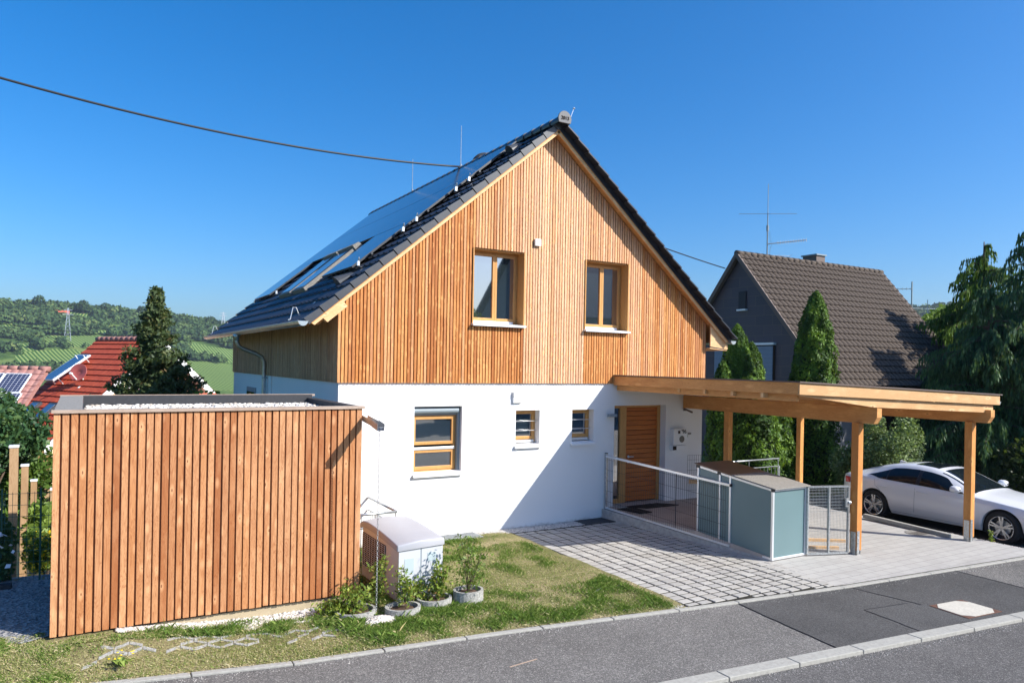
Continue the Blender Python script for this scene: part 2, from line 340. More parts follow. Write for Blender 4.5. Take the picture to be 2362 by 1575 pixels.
class MB:
    def __init__(s): s.v = []; s.f = []; s.r = []; s.w = []; s.m = []; s.uv = {}; s.cr = .5; s.cw = 0.0; s.cm = 0
    def add(s, vs, fs, uv=None):
        b = len(s.v); s.v += [tuple(map(float, p)) for p in vs]
        for i, f in enumerate(fs):
            if uv: s.uv[len(s.f)] = uv
            s.f.append(tuple(b + j for j in f)); s.r.append(s.cr); s.w.append(s.cw); s.m.append(s.cm)
        return s
    def box(s, x0, x1, y0, y1, z0, z1):
        return s.add([(x0, y0, z0), (x1, y0, z0), (x1, y1, z0), (x0, y1, z0), (x0, y0, z1), (x1, y0, z1), (x1, y1, z1), (x0, y1, z1)],
                     [(0, 3, 2, 1), (4, 5, 6, 7), (0, 1, 5, 4), (1, 2, 6, 5), (2, 3, 7, 6), (3, 0, 4, 7)])
    def hexa(s, p): # 8 points: bottom 4 ccw, top 4
        return s.add(p, [(0, 3, 2, 1), (4, 5, 6, 7), (0, 1, 5, 4), (1, 2, 6, 5), (2, 3, 7, 6), (3, 0, 4, 7)])
    def bar(s, a, b, w, h, up=(0, 0, 1)):
        a = Vector(a); b = Vector(b); d = (b - a).normalized(); u = Vector(up)
        x = d.cross(u)
        if x.length < 1e-4: x = d.cross(Vector((0, 1, 0)))
        x.normalize(); u = x.cross(d).normalized(); x = x * w / 2; u = u * h / 2
        return s.hexa([a - x - u, a + x - u, b + x - u, b - x - u, a - x + u, a + x + u, b + x + u, b - x + u])
    def prism(s, poly, ex):
        n = len(poly); ex = Vector(ex); q = [Vector(p) for p in poly]
        return s.add([p for p in q] + [p + ex for p in q], [tuple(range(n))[::-1], tuple(range(n, 2 * n))] + [(i, (i + 1) % n, n + (i + 1) % n, n + i) for i in range(n)])
    def tube(s, path, r, n=8, cap=True):
        P = [Vector(p) for p in path]; k = len(P); vs = []
        rr = r if isinstance(r, (list, tuple)) else [r] * k
        ref = None
        for i in range(k):
            d = (P[min(i + 1, k - 1)] - P[max(i - 1, 0)]).normalized()
            if ref is None: ref = d.orthogonal().normalized()
            x = (ref - d * ref.dot(d)).normalized(); ref = x; y = d.cross(x)
            for j in range(n):
                a = 2 * math.pi * j / n; vs.append(P[i] + (x * math.cos(a) + y * math.sin(a)) * rr[i])
        fs = [(i * n + j, i * n + (j + 1) % n, (i + 1) * n + (j + 1) % n, (i + 1) * n + j) for i in range(k - 1) for j in range(n)]
        if cap: fs += [tuple(range(n))[::-1], tuple((k - 1) * n + j for j in range(n))]
        return s.add(vs, fs)
    def lathe(s, c, prof, n=24, axis=(0, 0, 1), cap=True):
        ax = Vector(axis).normalized(); x = ax.orthogonal().normalized(); y = ax.cross(x); c = Vector(c); vs = []
        for (r, h) in prof:
            for j in range(n):
                a = 2 * math.pi * j / n; vs.append(c + ax * h + (x * math.cos(a) + y * math.sin(a)) * r)
        k = len(prof)
        fs = [(i * n + j, i * n + (j + 1) % n, (i + 1) * n + (j + 1) % n, (i + 1) * n + j) for i in range(k - 1) for j in range(n)]
        if cap: fs += [tuple(range(n))[::-1], tuple((k - 1) * n + j for j in range(n))]
        return s.add(vs, fs)
    def build(s, name, mats, parent=None, smooth=False, bevel=0, sub=False):
        if isinstance(mats, str): mats = [mats]
        off = wloc(parent) if parent is not None else Vector((0, 0, 0))
        me = bpy.data.meshes.new(name)
        me.from_pydata([(p[0] - off.x, p[1] - off.y, p[2] - off.z) for p in s.v], [], s.f)
        for m in mats: me.materials.append(MATS[m])
        me.polygons.foreach_set('material_index', s.m)
        a = me.attributes.new('rnd', 'FLOAT', 'FACE'); a.data.foreach_set('value', s.r)
        if any(s.w): a = me.attributes.new('wth', 'FLOAT', 'FACE'); a.data.foreach_set('value', s.w)
        if s.uv:
            ul = me.uv_layers.new(name='UVMap')
            for i, p in enumerate(me.polygons):
                if i in s.uv:
                    for li, q in zip(p.loop_indices, s.uv[i]): ul.data[li].uv = q
        me.polygons.foreach_set('use_smooth', [bool(smooth)] * len(me.polygons))
        me.update()
        o = bpy.data.objects.new(name, me); COL.objects.link(o)
        if parent is not None: o.parent = parent
        if bevel:
            b = o.modifiers.new('bevel', 'BEVEL'); b.width = bevel; b.segments = 2; b.limit_method = 'ANGLE'
        return o
def text_mesh(name, txt, size, loc, xdir, ydir, mat, parent, ex=.003):
    cu = bpy.data.curves.new('t', 'FONT'); cu.body = txt; cu.size = size; cu.extrude = ex; cu.align_x = 'CENTER'; cu.align_y = 'CENTER'
    to = bpy.data.objects.new('t', cu); COL.objects.link(to)
    dg = bpy.context.evaluated_depsgraph_get(); me = bpy.data.meshes.new_from_object(to.evaluated_get(dg)); bpy.data.objects.remove(to)
    X = Vector(xdir).normalized(); Y = Vector(ydir).normalized(); Z = X.cross(Y)
    off = wloc(parent) if parent is not None else Vector((0, 0, 0))
    for v in me.vertices: v.co = Vector(loc) - off + X * v.co.x + Y * v.co.y + Z * v.co.z
    me.name = name; me.materials.clear(); me.materials.append(MATS[mat])
    o = bpy.data.objects.new(name, me); COL.objects.link(o)
    if parent is not None: o.parent = parent
    return o
def copy_tree(o, parent=None):
    c = o.copy(); COL.objects.link(c)
    if parent is not None: c.parent = parent
    for ch in list(o.children): copy_tree(ch, c)
    return c
def leaves(P, size, rng, nrm=None, aspect=1.6, flat=.0):
    """one quad per point, random orientation (optionally biased)"""
    n = len(P); P = np.asarray(P)
    a = rng.normal(size=(n, 3)); 
    if nrm is not None: a = a * (1 - flat) + nrm * flat * 2.0
    a /= np.linalg.norm(a, axis=1)[:, None] + 1e-9
    b = rng.normal(size=(n, 3)); b -= a * (a * b).sum(1)[:, None]; b /= np.linalg.norm(b, axis=1)[:, None] + 1e-9
    c = np.cross(a, b)
    sz = (size * rng.uniform(.6, 1.3, n))[:, None] if np.isscalar(size) else (size * rng.uniform(.7, 1.25, n))[:, None]
    b = b * sz * aspect / 2; c = c * sz / 2
    V = np.stack([P - b, P + c * .9 - b * .15, P + b, P - c * .9 - b * .15], 1).reshape(-1, 3)
    F = np.arange(4 * n).reshape(n, 4)
    return V, F
USE_HAZE = True
# ================================================================ SETTING
def lerp_tab(tab, x):
    if x <= tab[0][0]: return tab[0][1]
    for (a, va), (b, vb) in zip(tab, tab[1:]):
        if x <= b: return va + (vb - va) * (x - a) / (b - a)
    return tab[-1][1]
def sstep(a, b, x):
    t = max(0., min(1., (x - a) / (b - a))); return t * t * (3 - 2 * t)
ELEV = [(-180, 2.6), (0, 3.5), (20, 4.2), (30, 4.3), (40, 3.6), (60, 2.0), (72, 1.9), (80.5, 2.15), (81.7, 2.4), (83.7, 2.7), (86.5, 3.0), (88.7, 3.15), (91, 3.2), (94.8, 3.2), (110, 3.8), (140, 3.4), (180, 2.6)]
R0, R1 = 550., 950.
def hill_z(az, r):
    t = (r - R0) / (R1 - R0)
    E = lerp_tab(ELEV, az)
    e = -2.7 + (E + 2.7) * min(t, 1.0)
    x, y = r * math.cos(R(az)), r * math.sin(R(az))
    bumps = (mnoise.noise(Vector((x / 120, y / 120, 1.3))) * .30 + mnoise.noise(Vector((x / 45, y / 45, 4.3))) * .08) * min(1, t * 3 + .2)
    if t > 1: return 3.05 + r * math.tan(R(e)) - (r - R1) * .12
    return 3.05 + r * math.tan(R(e + bumps * (1 - .5 * t)))
def ground_z(x, y):
    r = math.hypot(x, y); az = math.degrees(math.atan2(y, x))
    left = sstep(58, 82, az) if az > 0 and az < 150 else (1 - sstep(150, 170, az) if az >= 150 else 0)
    d = max(0, y - 12.4)
    slope = -.25 * left - .025 * (1 - left)
    z = -.62 + slope * d * sstep(0, 1.5, d)
    z = max(z, -16 - .0 * r)
    if r > 60:
        zh = hill_z(az, max(r, R0)); k = sstep(60, R0, r); z = z * (1 - k) + zh * k
    return z
rings = [0.0, 2.5, 5, 7, 9, 10.5, 12, 13, 14, 15, 16.5, 18, 20, 22.5, 25, 28, 32, 37, 43, 50, 60, 72, 86, 102, 120, 150, 190, 240, 300, 370, 450, 520, 550]
rr = 550.
while rr < 960: rr += 6.0; rings.append(rr)
rings += [1000, 1080, 1180]
azs = []
a = -180.
while a < 180:
    azs.append(a); a += .5 if (76 <= a < 99 or 24 <= a < 34) else 3.0
NA, NR = len(azs), len(rings)
V = [(r * math.cos(R(z)), r * math.sin(R(z)), ground_z(r * math.cos(R(z)), r * math.sin(R(z)))) for r in rings for z in azs]
VINES = [(93.2, 96.0, .50, .57, 16), (89.2, 93.9, .30, .52, 13), (88.4, 92.6, .555, .70, 15), (84.4, 88.2, .59, .715, 4), (89.6, 91.3, .86, .965, -10), (91.5, 96.5, .725, .80, 18), (84.5, 90.5, .735, .785, 8),
         (79.0, 84.2, .08, .48, 14), (79.0, 83.6, .50, .70, 2), (74, 79.0, .3, .6, 20)]
F = []; vine = []; phv = np.zeros(len(V), dtype=np.float32)
vine_v = np.zeros(len(V))
def vine_id(az, t, x, y):
    w = mnoise.noise(Vector((x / 25, y / 25, 9))) * .35
    for i, q in enumerate(VINES):
        if q[0] + w < az < q[1] + w and q[2] + w * .05 < t < q[3] + w * .05: return i
    return -1
for i in range(NR):
    for j in range(NA):
        x, y, z = V[i * NA + j]; t = (rings[i] - R0) / (R1 - R0)
        ang = R(115 if azs[j] > 88 else 70)
        k = vine_id(azs[j], t, x, y)
        if k >= 0: ang = R(VINES[k][4])
        phv[i * NA + j] = 0
for i in range(NR - 1):
    for j in range(NA):
        F.append((i * NA + j, i * NA + (j + 1) % NA, (i + 1) * NA + (j + 1) % NA, (i + 1) * NA + j))
        x = sum(V[q][0] for q in F[-1]) / 4; y = sum(V[q][1] for q in F[-1]) / 4
        t = ((rings[i] + rings[i + 1]) / 2 - R0) / (R1 - R0); az = azs[j] + .25
        k = vine_id(az, t, x, y); vine.append(k)
# corner phases so that rows run straight within each patch
ph = np.zeros(len(F) * 4, dtype=np.float32)
for fi, f in enumerate(F):
    k = vine[fi]
    if k >= 0:
        a = R(VINES[k][4]); c, s = math.cos(a) / 3.1, math.sin(a) / 3.1
        for q in range(4): ph[fi * 4 + q] = V[f[q]][0] * c + V[f[q]][1] * s + 4000
o = np_mesh('terrain', V, F, 'hill_ground', smooth=True, attrs={'vine': ('FACE', [1. if k >= 0 else 0. for k in vine]), 'rowphase': ('CORNER', ph)})
tag(o, kind='structure')

KU = [(-12, 10.9), (-6, 9.62), (-2, 8.8), (.63, 8.24), (2.1, 7.94), (4.43, 7.70), (7.28, 7.25), (10.12, 6.89), (14.5, 6.49), (18, 6.2), (40, 4.4)]
yk = lambda x: lerp_tab(KU, x)
kl = lambda x: 5.46 - .112 * (x - 7.79)
def sheet(name, xs, ylo, yhi, z, mat, kind='structure', ny=1):
    vs = []; fs = []; n = len(xs)
    for x in xs:
        for k in range(ny + 1):
            y = ylo(x) + (yhi(x) - ylo(x)) * k / ny; vs.append((x, y, z(x, y)))
    for i in range(n - 1):
        for k in range(ny):
            a = i * (ny + 1) + k; fs.append((a, a + ny + 1, a + ny + 2, a + 1))
    o = np_mesh(name, vs, fs, mat, smooth=True); tag(o, kind=kind); return o
xs = [-12, -9, -6, -4, -2, 0, .63, 2.1, 4.43, 7.28, 10.12, 12, 14.5, 18, 40]
sheet('pavement', xs, kl, yk, lambda x, y: -.265, 'asphalt')
sheet('road', [-60, -12, 0, 10, 40, 90], lambda x: kl(x) - .19 - 6.2, lambda x: kl(x) - .17, lambda x, y: -.302, 'asphalt_road')
sheet('verge_beyond_road', [-60, 0, 90], lambda x: kl(x) - 30, lambda x: kl(x) - 6.39, lambda x, y: -.298, 'asphalt')
# dark repair patches in the pavement
def patch(name, poly, z, mat):
    m = MB(); m.add([(x, y, z) for x, y in poly], [tuple(range(len(poly)))]); tag(m.build(name, mat), kind='structure')
patch('asphalt_repair', [(7.78, kl(7.78) + .006), (12.55, kl(12.55) + .006), (12.60, yk(12.6) - .01), (10.12, yk(10.12) - .01), (7.98, yk(7.98) - .01)], -.261, 'asphalt_patch')
patch('asphalt_repair', [(9.25, kl(9.25) + .01), (10.25, kl(10.25) + .01), (10.30, 5.83), (10.2, 6.03), (9.36, 6.15)], -.2575, 'asphalt_patch_pale')
for (xa, ya, xb, yb) in ((7.78, kl(7.78) + .01, 7.98, yk(7.98) - .01), (12.55, kl(12.55) + .01, 12.6, yk(12.6) - .01), (9.25, kl(9.25) + .01, 9.36, 6.15), (9.36, 6.15, 10.2, 6.03), (10.31, 5.9, 10.12, yk(10.12) - .02)):
    m = MB(); n_ = 9; rs_ = random.Random(int(xa * 7)); q = [(xa + (xb - xa) * k / n_ + rs_.uniform(-.008, .008), ya + (yb - ya) * k / n_ + rs_.uniform(-.008, .008)) for k in range(n_ + 1)]
    for (p0, p1) in zip(q, q[1:]): m.bar((*p0, -.2580), (*p1, -.2580), .016, .004)
    tag(m.build('asphalt_seam', 'cable_black'), kind='structure')
# kerbs: single stones with joints
def kerb(name, f0, f1, x0, x1, L, z0, z1):
    m = MB(); x = x0; rnd = random.Random(3)
    while x < x1:
        xe = x + L - .012; m.cr = rnd.random(); dz = rnd.uniform(-.002, .002)
        m.hexa([(x, f0(x), z0), (xe, f0(xe), z0), (xe, f1(xe), z0), (x, f1(x), z0), (x, f0(x), z1 + dz), (xe, f0(xe), z1 + dz), (xe, f1(xe), z1 + dz), (x, f1(x), z1 + dz)])
        x += L
    tag(m.build(name, 'kerb_concrete', bevel=.008), kind='structure')
kerb('kerb', lambda x: kl(x) - .185, lambda x: kl(x) + .002, -8, 30, 1.0, -.45, -.256)
kerb('edging_kerb', lambda x: yk(x) - .005, lambda x: yk(x) + .085, -8, 15.0, 1.0, -.45, -.243)
# manhole
mh = empty('manhole_cover', (10.66, 5.5, -.26), 'square manhole cover filled with pale concrete in the pavement', 'manhole cover')
P4 = [(10.365, 5.825), (10.312, 5.261), (11.04, 5.194), (11.06, 5.75)]
m = MB(); m.prism([(x, y, -.262) for x, y in P4], (0, 0, .007)); m.build('frame', 'rust', mh)
cx, cy = sum(p[0] for p in P4) / 4, sum(p[1] for p in P4) / 4
q = []
for i in range(4):
    p, nx, pv = P4[i], P4[(i + 1) % 4], P4[i - 1]
    for o_ in (pv, nx): 
        a = (p[0] + (o_[0] - p[0]) * .20, p[1] + (o_[1] - p[1]) * .20); q.append((cx + (a[0] - cx) * .95, cy + (a[1] - cy) * .95))
m = MB(); m.prism([(x, y, -.258) for x, y in q], (0, 0, .008)); m.build('fill', 'manhole_fill', mh)
# paving: blocks with open joints
pb = lambda y: 9.92 + (y - 6.9) * .155 if y < 8.38 else 10.15
rnd = random.Random(5)
m = MB(); PX, PY = .232, .165
sheet('joint_bed', [6.2, 7.1, 7.2, 9.9, 10.15], lambda x: yk(max(x, 7.2)) + .07 if x > 7.15 else 11.4, lambda x: 12.48, lambda x, y: -.2405, 'joint_grit')
j = 0; y = 12.05
while y > 6.6:
    i = 0; x = 7.22
    while x < pb(y) - .05:
        x1 = min(x + PX - .026, pb(y)); y1 = y - PY + .026; yl = max(y1, yk((x + x1) / 2) + .10)
        if y - yl > .04:
            m.cr = rnd.random(); dz = rnd.uniform(-.004, .004)
            j1, j2 = rnd.uniform(-.004, .004), rnd.uniform(-.004, .004)
            m.box(x + j1, x1 + j1 - .008, yl + j2 + .006, y + j2, -.30, -.232 + dz)
        x += PX
    if y > 11.5:
        for i2 in range(4):
            if rnd.random() < .8: m.cr = rnd.random(); m.box(6.32 + i2 * PX, 6.32 + i2 * PX + .19, y - .13, y, -.30, -.238)
    y -= PY
tag(m.build('block_paving', 'paver', bevel=.006), kind='structure')
# dense paving of the driveway
zdr = lambda x, y: -.236
sheet('driveway', [9.90, 10.15, 11, 12, 13, 14.0, 14.78, 15.28], lambda x: yk(x) + .08, lambda x: 12.6, zdr, 'dense_paver')
o = bpy.data.objects['driveway']
# cut the driveway's left edge to the diagonal: block paving is laid over by a thin wedge
sheet('parking_bay', [15.28, 15.6, 16.0, 17, 19, 26], lambda x: yk(x) + .08, lambda x: 13.0, lambda x, y: -.245 - .225 * sstep(15.28, 16.1, x) if y > 7.0 else -.245 - .225 * sstep(15.28, 16.1, x), 'asphalt_road')
sheet('gravel_bed_base', [5.2, 6.4, 9.0], lambda x: 12.08, lambda x: 12.5, lambda x, y: -.246, 'joint_grit')
m = MB(); m.box(8.95, 9.72, 12.06, 12.5, -.3, -.222); tag(m.build('drain_slab', 'roof_felt'), kind='structure')
# light well grating by the wall
m = MB()
for i in range(26): m.box(5.75 + i * .03, 5.756 + i * .03, 12.06, 12.48, -.24, -.215)
for i in range(14): m.box(5.75, 6.52, 12.06 + i * .032, 12.064 + i * .032, -.238, -.213)
for a in ((5.74, 5.76, 12.05, 12.49), (6.51, 6.53, 12.05, 12.49)): m.box(*a, -.245, -.211)
tag(m.build('light_well_grating', 'galvanised'), 'galvanised steel grating over the light well at the foot of the white wall', 'grating')
# lawn surface
def lawn_z(x, y):
    z = -.245 + .02 * mnoise.noise(Vector((x * 1.3, y * 1.3, 0))) + .008 * mnoise.noise(Vector((x * 7, y * 7, 3)))
    z += .15 * sstep(2.2, -.3, x) * sstep(yk(x) + .1, yk(x) + .9, y)
    z += .02 * sstep(yk(x) + .1, yk(x) + .5, y) * sstep(0, 1, x)
    return z - (.25 * (y - 12.3) if y > 12.3 else 0)
nx, ny = 150, 70
vs = []; fs = []
for i in range(nx + 1):
    x = -7 + 14.2 * i / nx
    for k in range(ny + 1):
        y0 = yk(x) + .075; y1 = 12.48 if x > -.4 else 17
        y = y0 + (y1 - y0) * k / ny; vs.append((x, y, lawn_z(x, y)))
for i in range(nx):
    for k in range(ny): a = i * (ny + 1) + k; fs.append((a, a + ny + 1, a + ny + 2, a + 1))
tag(np_mesh('lawn', vs, fs, 'lawn_soil', smooth=True), kind='structure')
# dark gravel path left of the shed
vs = []; fs = []
for i in range(13):
    for k in range(13):
        x = -3.2 + 2.88 * i / 12; y = 9.75 + 4.2 * k / 12 + .25 * math.sin(i); vs.append((x, y, lawn_z(x, y) + .012))
for i in range(12):
    for k in range(12): a = i * 13 + k; fs.append((a, a + 13, a + 14, a + 1))
tag(np_mesh('garden_path', vs, fs, 'garden_gravel', smooth=True), kind='structure')
m = MB()
for i in range(3): m.cr = .5; m.box(-1.75 + i * .48, -1.30 + i * .48, 9.55 + .02 * i, 9.85 + .02 * i, -.2, -.115)
tag(m.build('path_slab', 'concrete', bevel=.01), kind='structure')
# grass grid stones: zigzag concrete strips in the verge
def gridstones(m, cx, cy, n, rot):
    c, s = math.cos(rot), math.sin(rot); w = .055
    for i in range(n):
        for row in (0, 1, 2):
            for h in (0, 1):
                x0 = i * .28 + (.14 if row % 2 else 0) + h * .14; x1 = x0 + .14; ya = row * .135 + (0 if h == 0 else .08); yb = row * .135 + (.08 if h == 0 else 0)
                if random.Random(i * 31 + row * 7 + h + int(cx * 10)).random() < .2: continue
                pts = [(x0 + .004, ya), (x1 - .004, yb), (x1 - .004, yb + w), (x0 + .004, ya + w)]
                pp = [(cx + (px * c - py * s), cy + (px * s + py * c)) for px, py in pts]
                m.cr = random.random(); m.prism([(x, y, lawn_z(x, y) - .03) for x, y in pp], (0, 0, .036))
m = MB(); random.seed(2)
gridstones(m, .0, 8.72, 2, -.12); gridstones(m, .80, 8.72, 4, -.12); gridstones(m, 2.05, 8.50, 2, -.12)
tag(m.build('grid_stone', 'planter_concrete'), kind='structure')

# ================================================================ HOUSE
RX, RZ, TAN = 8.21, 7.97, .8375
CS, SN = math.cos(math.atan(TAN)), math.sin(math.atan(TAN))
HY0, HY1 = 12.5, 22.95
X0, X1 = 3.82, 12.60
rz = lambda x: RZ - TAN * abs(x - RX)
house = empty('timber_house', (8.21, 12.5, -.25), 'gabled house with larch cladding over white plaster and solar panels on a dark roof', 'house')
UPW = [(6.413, 7.565, 3.83, 5.30), (9.086, 10.245, 3.82, 5.30)]
LOWH = [(5.265, 6.255, .99, 2.235), (7.46, 8.032, 1.44, 2.127), (8.842, 9.412, 1.44, 2.12), (9.97, 11.462, -.005, 2.19)]
def cells_wall(m, y, x0, x1, z0, topf, holes, extra=()):
    xs = sorted({x0, x1, *[h[0] for h in holes], *[h[1] for h in holes], *extra})
    for a, b in zip(xs, xs[1:]):
        hs = sorted([h for h in holes if h[0] < (a + b) / 2 < h[1]], key=lambda h: h[2]); z = z0
        for h in hs:
            if h[2] > z: m.add([(a, y, z), (b, y, z), (b, y, h[2]), (a, y, h[2])], [(0, 1, 2, 3)])
            z = h[3]
        m.add([(a, y, z), (b, y, z), (b, y, topf(b)), (a, y, topf(a))], [(0, 1, 2, 3)])
m = MB()
cells_wall(m, 12.5, X0, X1, -.6, lambda x: 2.70, LOWH)
def reveal(m, h, y0, d):
    a, b, c, e = h
    m.add([(a, y0, c), (a, y0 + d, c), (a, y0 + d, e), (a, y0, e)], [(0, 1, 2, 3)]); m.add([(b, y0, c), (b, y0 + d, c), (b, y0 + d, e), (b, y0, e)], [(3, 2, 1, 0)])
    m.add([(a, y0, e), (a, y0 + d, e), (b, y0 + d, e), (b, y0, e)], [(0, 1, 2, 3)]); m.add([(a, y0, c), (a, y0 + d, c), (b, y0 + d, c), (b, y0, c)], [(3, 2, 1, 0)])
for h in LOWH: reveal(m, h, 12.5, .24)
m.add([(X0, 12.5, -5), (X0, HY1, -5), (X0, HY1, 2.70), (X0, 12.5, 2.70)], [(3, 2, 1, 0)])
m.add([(X1, 12.5, -5), (X1, HY1, -5), (X1, HY1, 2.70), (X1, 12.5, 2.70)], [(0, 1, 2, 3)])
m.add([(X0, HY1, -5), (X1, HY1, -5), (X1, HY1, 2.70), (X0, HY1, 2.70)], [(3, 2, 1, 0)])
m.build('wall', 'stucco', house)
# dark membrane behind the slats
m = MB(); tf = lambda x: rz(x) - .19
cells_wall(m, 12.49, X0, X1, 2.70, tf, UPW, (RX,))
m.add([(X0 + .001, 12.49, 2.70), (X0 + .001, HY1, 2.70), (X0 + .001, HY1, tf(X0)), (X0 + .001, 12.49, tf(X0))], [(3, 2, 1, 0)])
m.add([(X1 - .001, 12.49, 2.70), (X1 - .001, HY1, 2.70), (X1 - .001, HY1, tf(X1)), (X1 - .001, 12.49, tf(X1))], [(0, 1, 2, 3)])
m.add([(X0, HY1, 2.7), (X1, HY1, 2.7), (X1, HY1, tf(X1)), (RX, HY1, tf(RX)), (X0, HY1, tf(X0))], [(4, 3, 2, 1, 0)])
m.add([(X0 - .04, 12.487, 2.71), (X1 + .04, 12.487, 2.71), (X1 + .04, HY1, 2.71), (X0 - .04, HY1, 2.71)], [(3, 2, 1, 0)])
m.build('wall_membrane', 'gap_brown', house)
# gable slats
m = MB(); rnd = random.Random(11); p = .0655; x = X0 - .035; holes = [(a - .005, b + .005, c - .05, d + .005) for a, b, c, d in UPW]
while x < X1 + .03:
    w = .0465 + rnd.uniform(-.003, .003); xa, xb = x, min(x + w, X1 + .035); xc = (xa + xb) / 2
    m.cr = rnd.random(); ctr = math.exp(-((xc - 8.7) / 1.9) ** 2)
    wv = max(0., min(1., -.10 + 1.05 * ctr + rnd.uniform(-.45, .45)))
    segs = [(2.675, None)]
    for (a, b, c, d) in holes:
        if a < xc < b: segs = [(2.675, c), (d, None)]
    for (za, zb) in segs:
        m.cw = wv if zb is None else .03 * rnd.random()
        dy = 12.455 + rnd.uniform(-.003, .003)
        ta = tf(xa) if zb is None else zb; tb = tf(xb) if zb is None else zb
        m.hexa([(xa, dy, za), (xb, dy, za), (xb, 12.485, za), (xa, 12.485, za), (xa, dy, ta), (xb, dy, tb), (xb, 12.485, tb), (xa, 12.485, ta)])
    x += p
m.build('gable_cladding', 'gable_wood', house)
rnd = random.Random(12)
for xw, sg in ((X0, -1), (X1, 1)):
    m = MB(); y = 12.46
    while y < HY1:
        w = rnd.choice((.04, .05, .03)); m.cr = rnd.random(); e = rnd.uniform(-.003, .003)
        xa, xb = (xw - .035 + e, xw - .004) if sg < 0 else (xw + .004, xw + .035 + e)
        m.box(xa, xb, y, y + w, 2.675, tf(xw)); y += w + .014
    m.build('side_cladding', 'side_wood', house)
# windows
def win(parent, h, yf, sashes, sillspec=None, name='window'):
    a, b, c, d = h; m = MB(); fw = .055
    m.cr = .5
    m.box(a, a + fw, yf, yf + .07, c, d); m.box(b - fw, b, yf, yf + .07, c, d); m.box(a + fw, b - fw, yf, yf + .07, c, c + fw); m.box(a + fw, b - fw, yf, yf + .07, d - fw, d)
    w = m.build(name, 'frame_wood', parent, bevel=.004)
    for (sa, sb, sc, sd) in sashes:
        s = MB(); t = .05; y0 = yf - .018; y1 = yf + .05; s.cr = .35
        s.box(sa, sa + t, y0, y1, sc, sd); s.box(sb - t, sb, y0, y1, sc, sd); s.box(sa + t, sb - t, y0, y1, sc, sc + t + .01); s.box(sa + t, sb - t, y0, y1, sd - t, sd)
        so = s.build('sash', 'frame_wood', w, bevel=.004)
        g = MB(); g.box(sa + t - .005, sb - t + .005, yf + .012, yf + .022, sc + t, sd - t + .005); g.build('pane', 'window_glass', w)
    return w
def back_box(m, h, y): m.box(h[0] - .3, h[1] + .3, y, y + .02, h[2] - .3, h[3] + .3)
for h in UPW:
    a, b, c, d = h; yf = 12.70; mid = (a + b) / 2 + .02
    w = win(house, (a + .01, b - .01, c + .03, d - .02), yf, [(a + .05, mid + .012, c + .075, d - .06), (mid + .014, b - .05, c + .075, d - .06)])
    m = MB(); m.cr = .4
    m.box(a - .012, a + .012, 12.43, 12.72, c, d); m.box(b - .012, b + .012, 12.43, 12.72, c, d); m.box(a + .012, b - .012, 12.50, 12.72, d - .02, d + .004)
    m.build('reveal_board', 'frame_wood', w)
    m = MB(); m.hexa([(a - .02, 12.36, c - .045), (b + .02, 12.36, c - .045), (b + .02, 12.70, c - .005), (a - .02, 12.70, c - .005), (a - .02, 12.36, c - .005), (b + .02, 12.36, c - .005), (b + .02, 12.70, c + .03), (a - .02, 12.70, c + .03)])
    m.box(a + .05, b - .12, 12.66, 12.70, c + .025, c + .075); m.build('sill', 'white_metal', w, bevel=.004)
# kitchen window
a, b, c, d = LOWH[0]; yf = 12.66
w = win(house, (a, b - .055, c, d - .17), yf, [(a + .04, b - .10, 1.50, d - .205), (a + .04, b - .10, c + .04, 1.40)])
m = MB(); m.box(a, b - .09, yf - .035, yf + .03, 1.405, 1.455); m.build('transom', 'aluminium', w, bevel=.003)
m = MB(); m.box(b - .055, b - .002, 12.58, 12.74, c, d - .14); m.box(a, b, 12.62, 12.74, d - .175, d - .01)
m.lathe((a + .005, 12.60, d - .085), [(.06, 0), (.06, b - a - .05)], 20, (1, 0, 0)); m.build('roller_shutter', 'shutter_grey', w)
def sill(parent, a, b, c, dx=.02, y0=12.44, mat='white_metal'):
    m = MB(); m.hexa([(a - dx, y0, c - .075), (b + dx, y0, c - .075), (b + dx, 12.66, c - .03), (a - dx, 12.66, c - .03), (a - dx, y0, c - .028), (b + dx, y0, c - .028), (b + dx, 12.66, c + .004), (a - dx, 12.66, c + .004)])
    m.build('sill', mat, parent, bevel=.004)
sill(w, a, b, c)
for i in (1, 2):
    a, b, c, d = LOWH[i]; yf = 12.68
    w = win(house, (a, b, c + .03, d), yf, [(a + .035, b - .035, c + .09, d - .035)])
    m = MB(); m.box(a + .03, b - .05, 12.64, 12.68, c + .02, c + .075); m.build('drip_rail', 'aluminium', w)
    for z in (c + .27, c + .46): m = MB(); m.tube([(a - .01, 12.6, z), (b - .01, 12.6, z)], .007, 8); m.build('window_bar', 'aluminium', w, smooth=True)
    sill(w, a, b, c, .03)
    if i == 2:
        m = MB(); m.box(a + .08, b - .08, 12.70, 12.705, c + .13, d - .08); m.build('blind', 'frosted', w)
m = MB()
for h in LOWH[:3] + UPW: back_box(m, h, 12.95)
m.build('room_backdrop', 'interior_dark', house)
# side window low on the left wall
m = MB(); m.cr = .5; m.box(3.80, 3.83, 19.6, 20.8, 1.9, 2.32)
w = m.build('window', 'shutter_grey', house); m = MB(); m.box(3.785, 3.80, 19.7, 20.7, 1.98, 2.2); m.build('pane', 'window_glass', w)
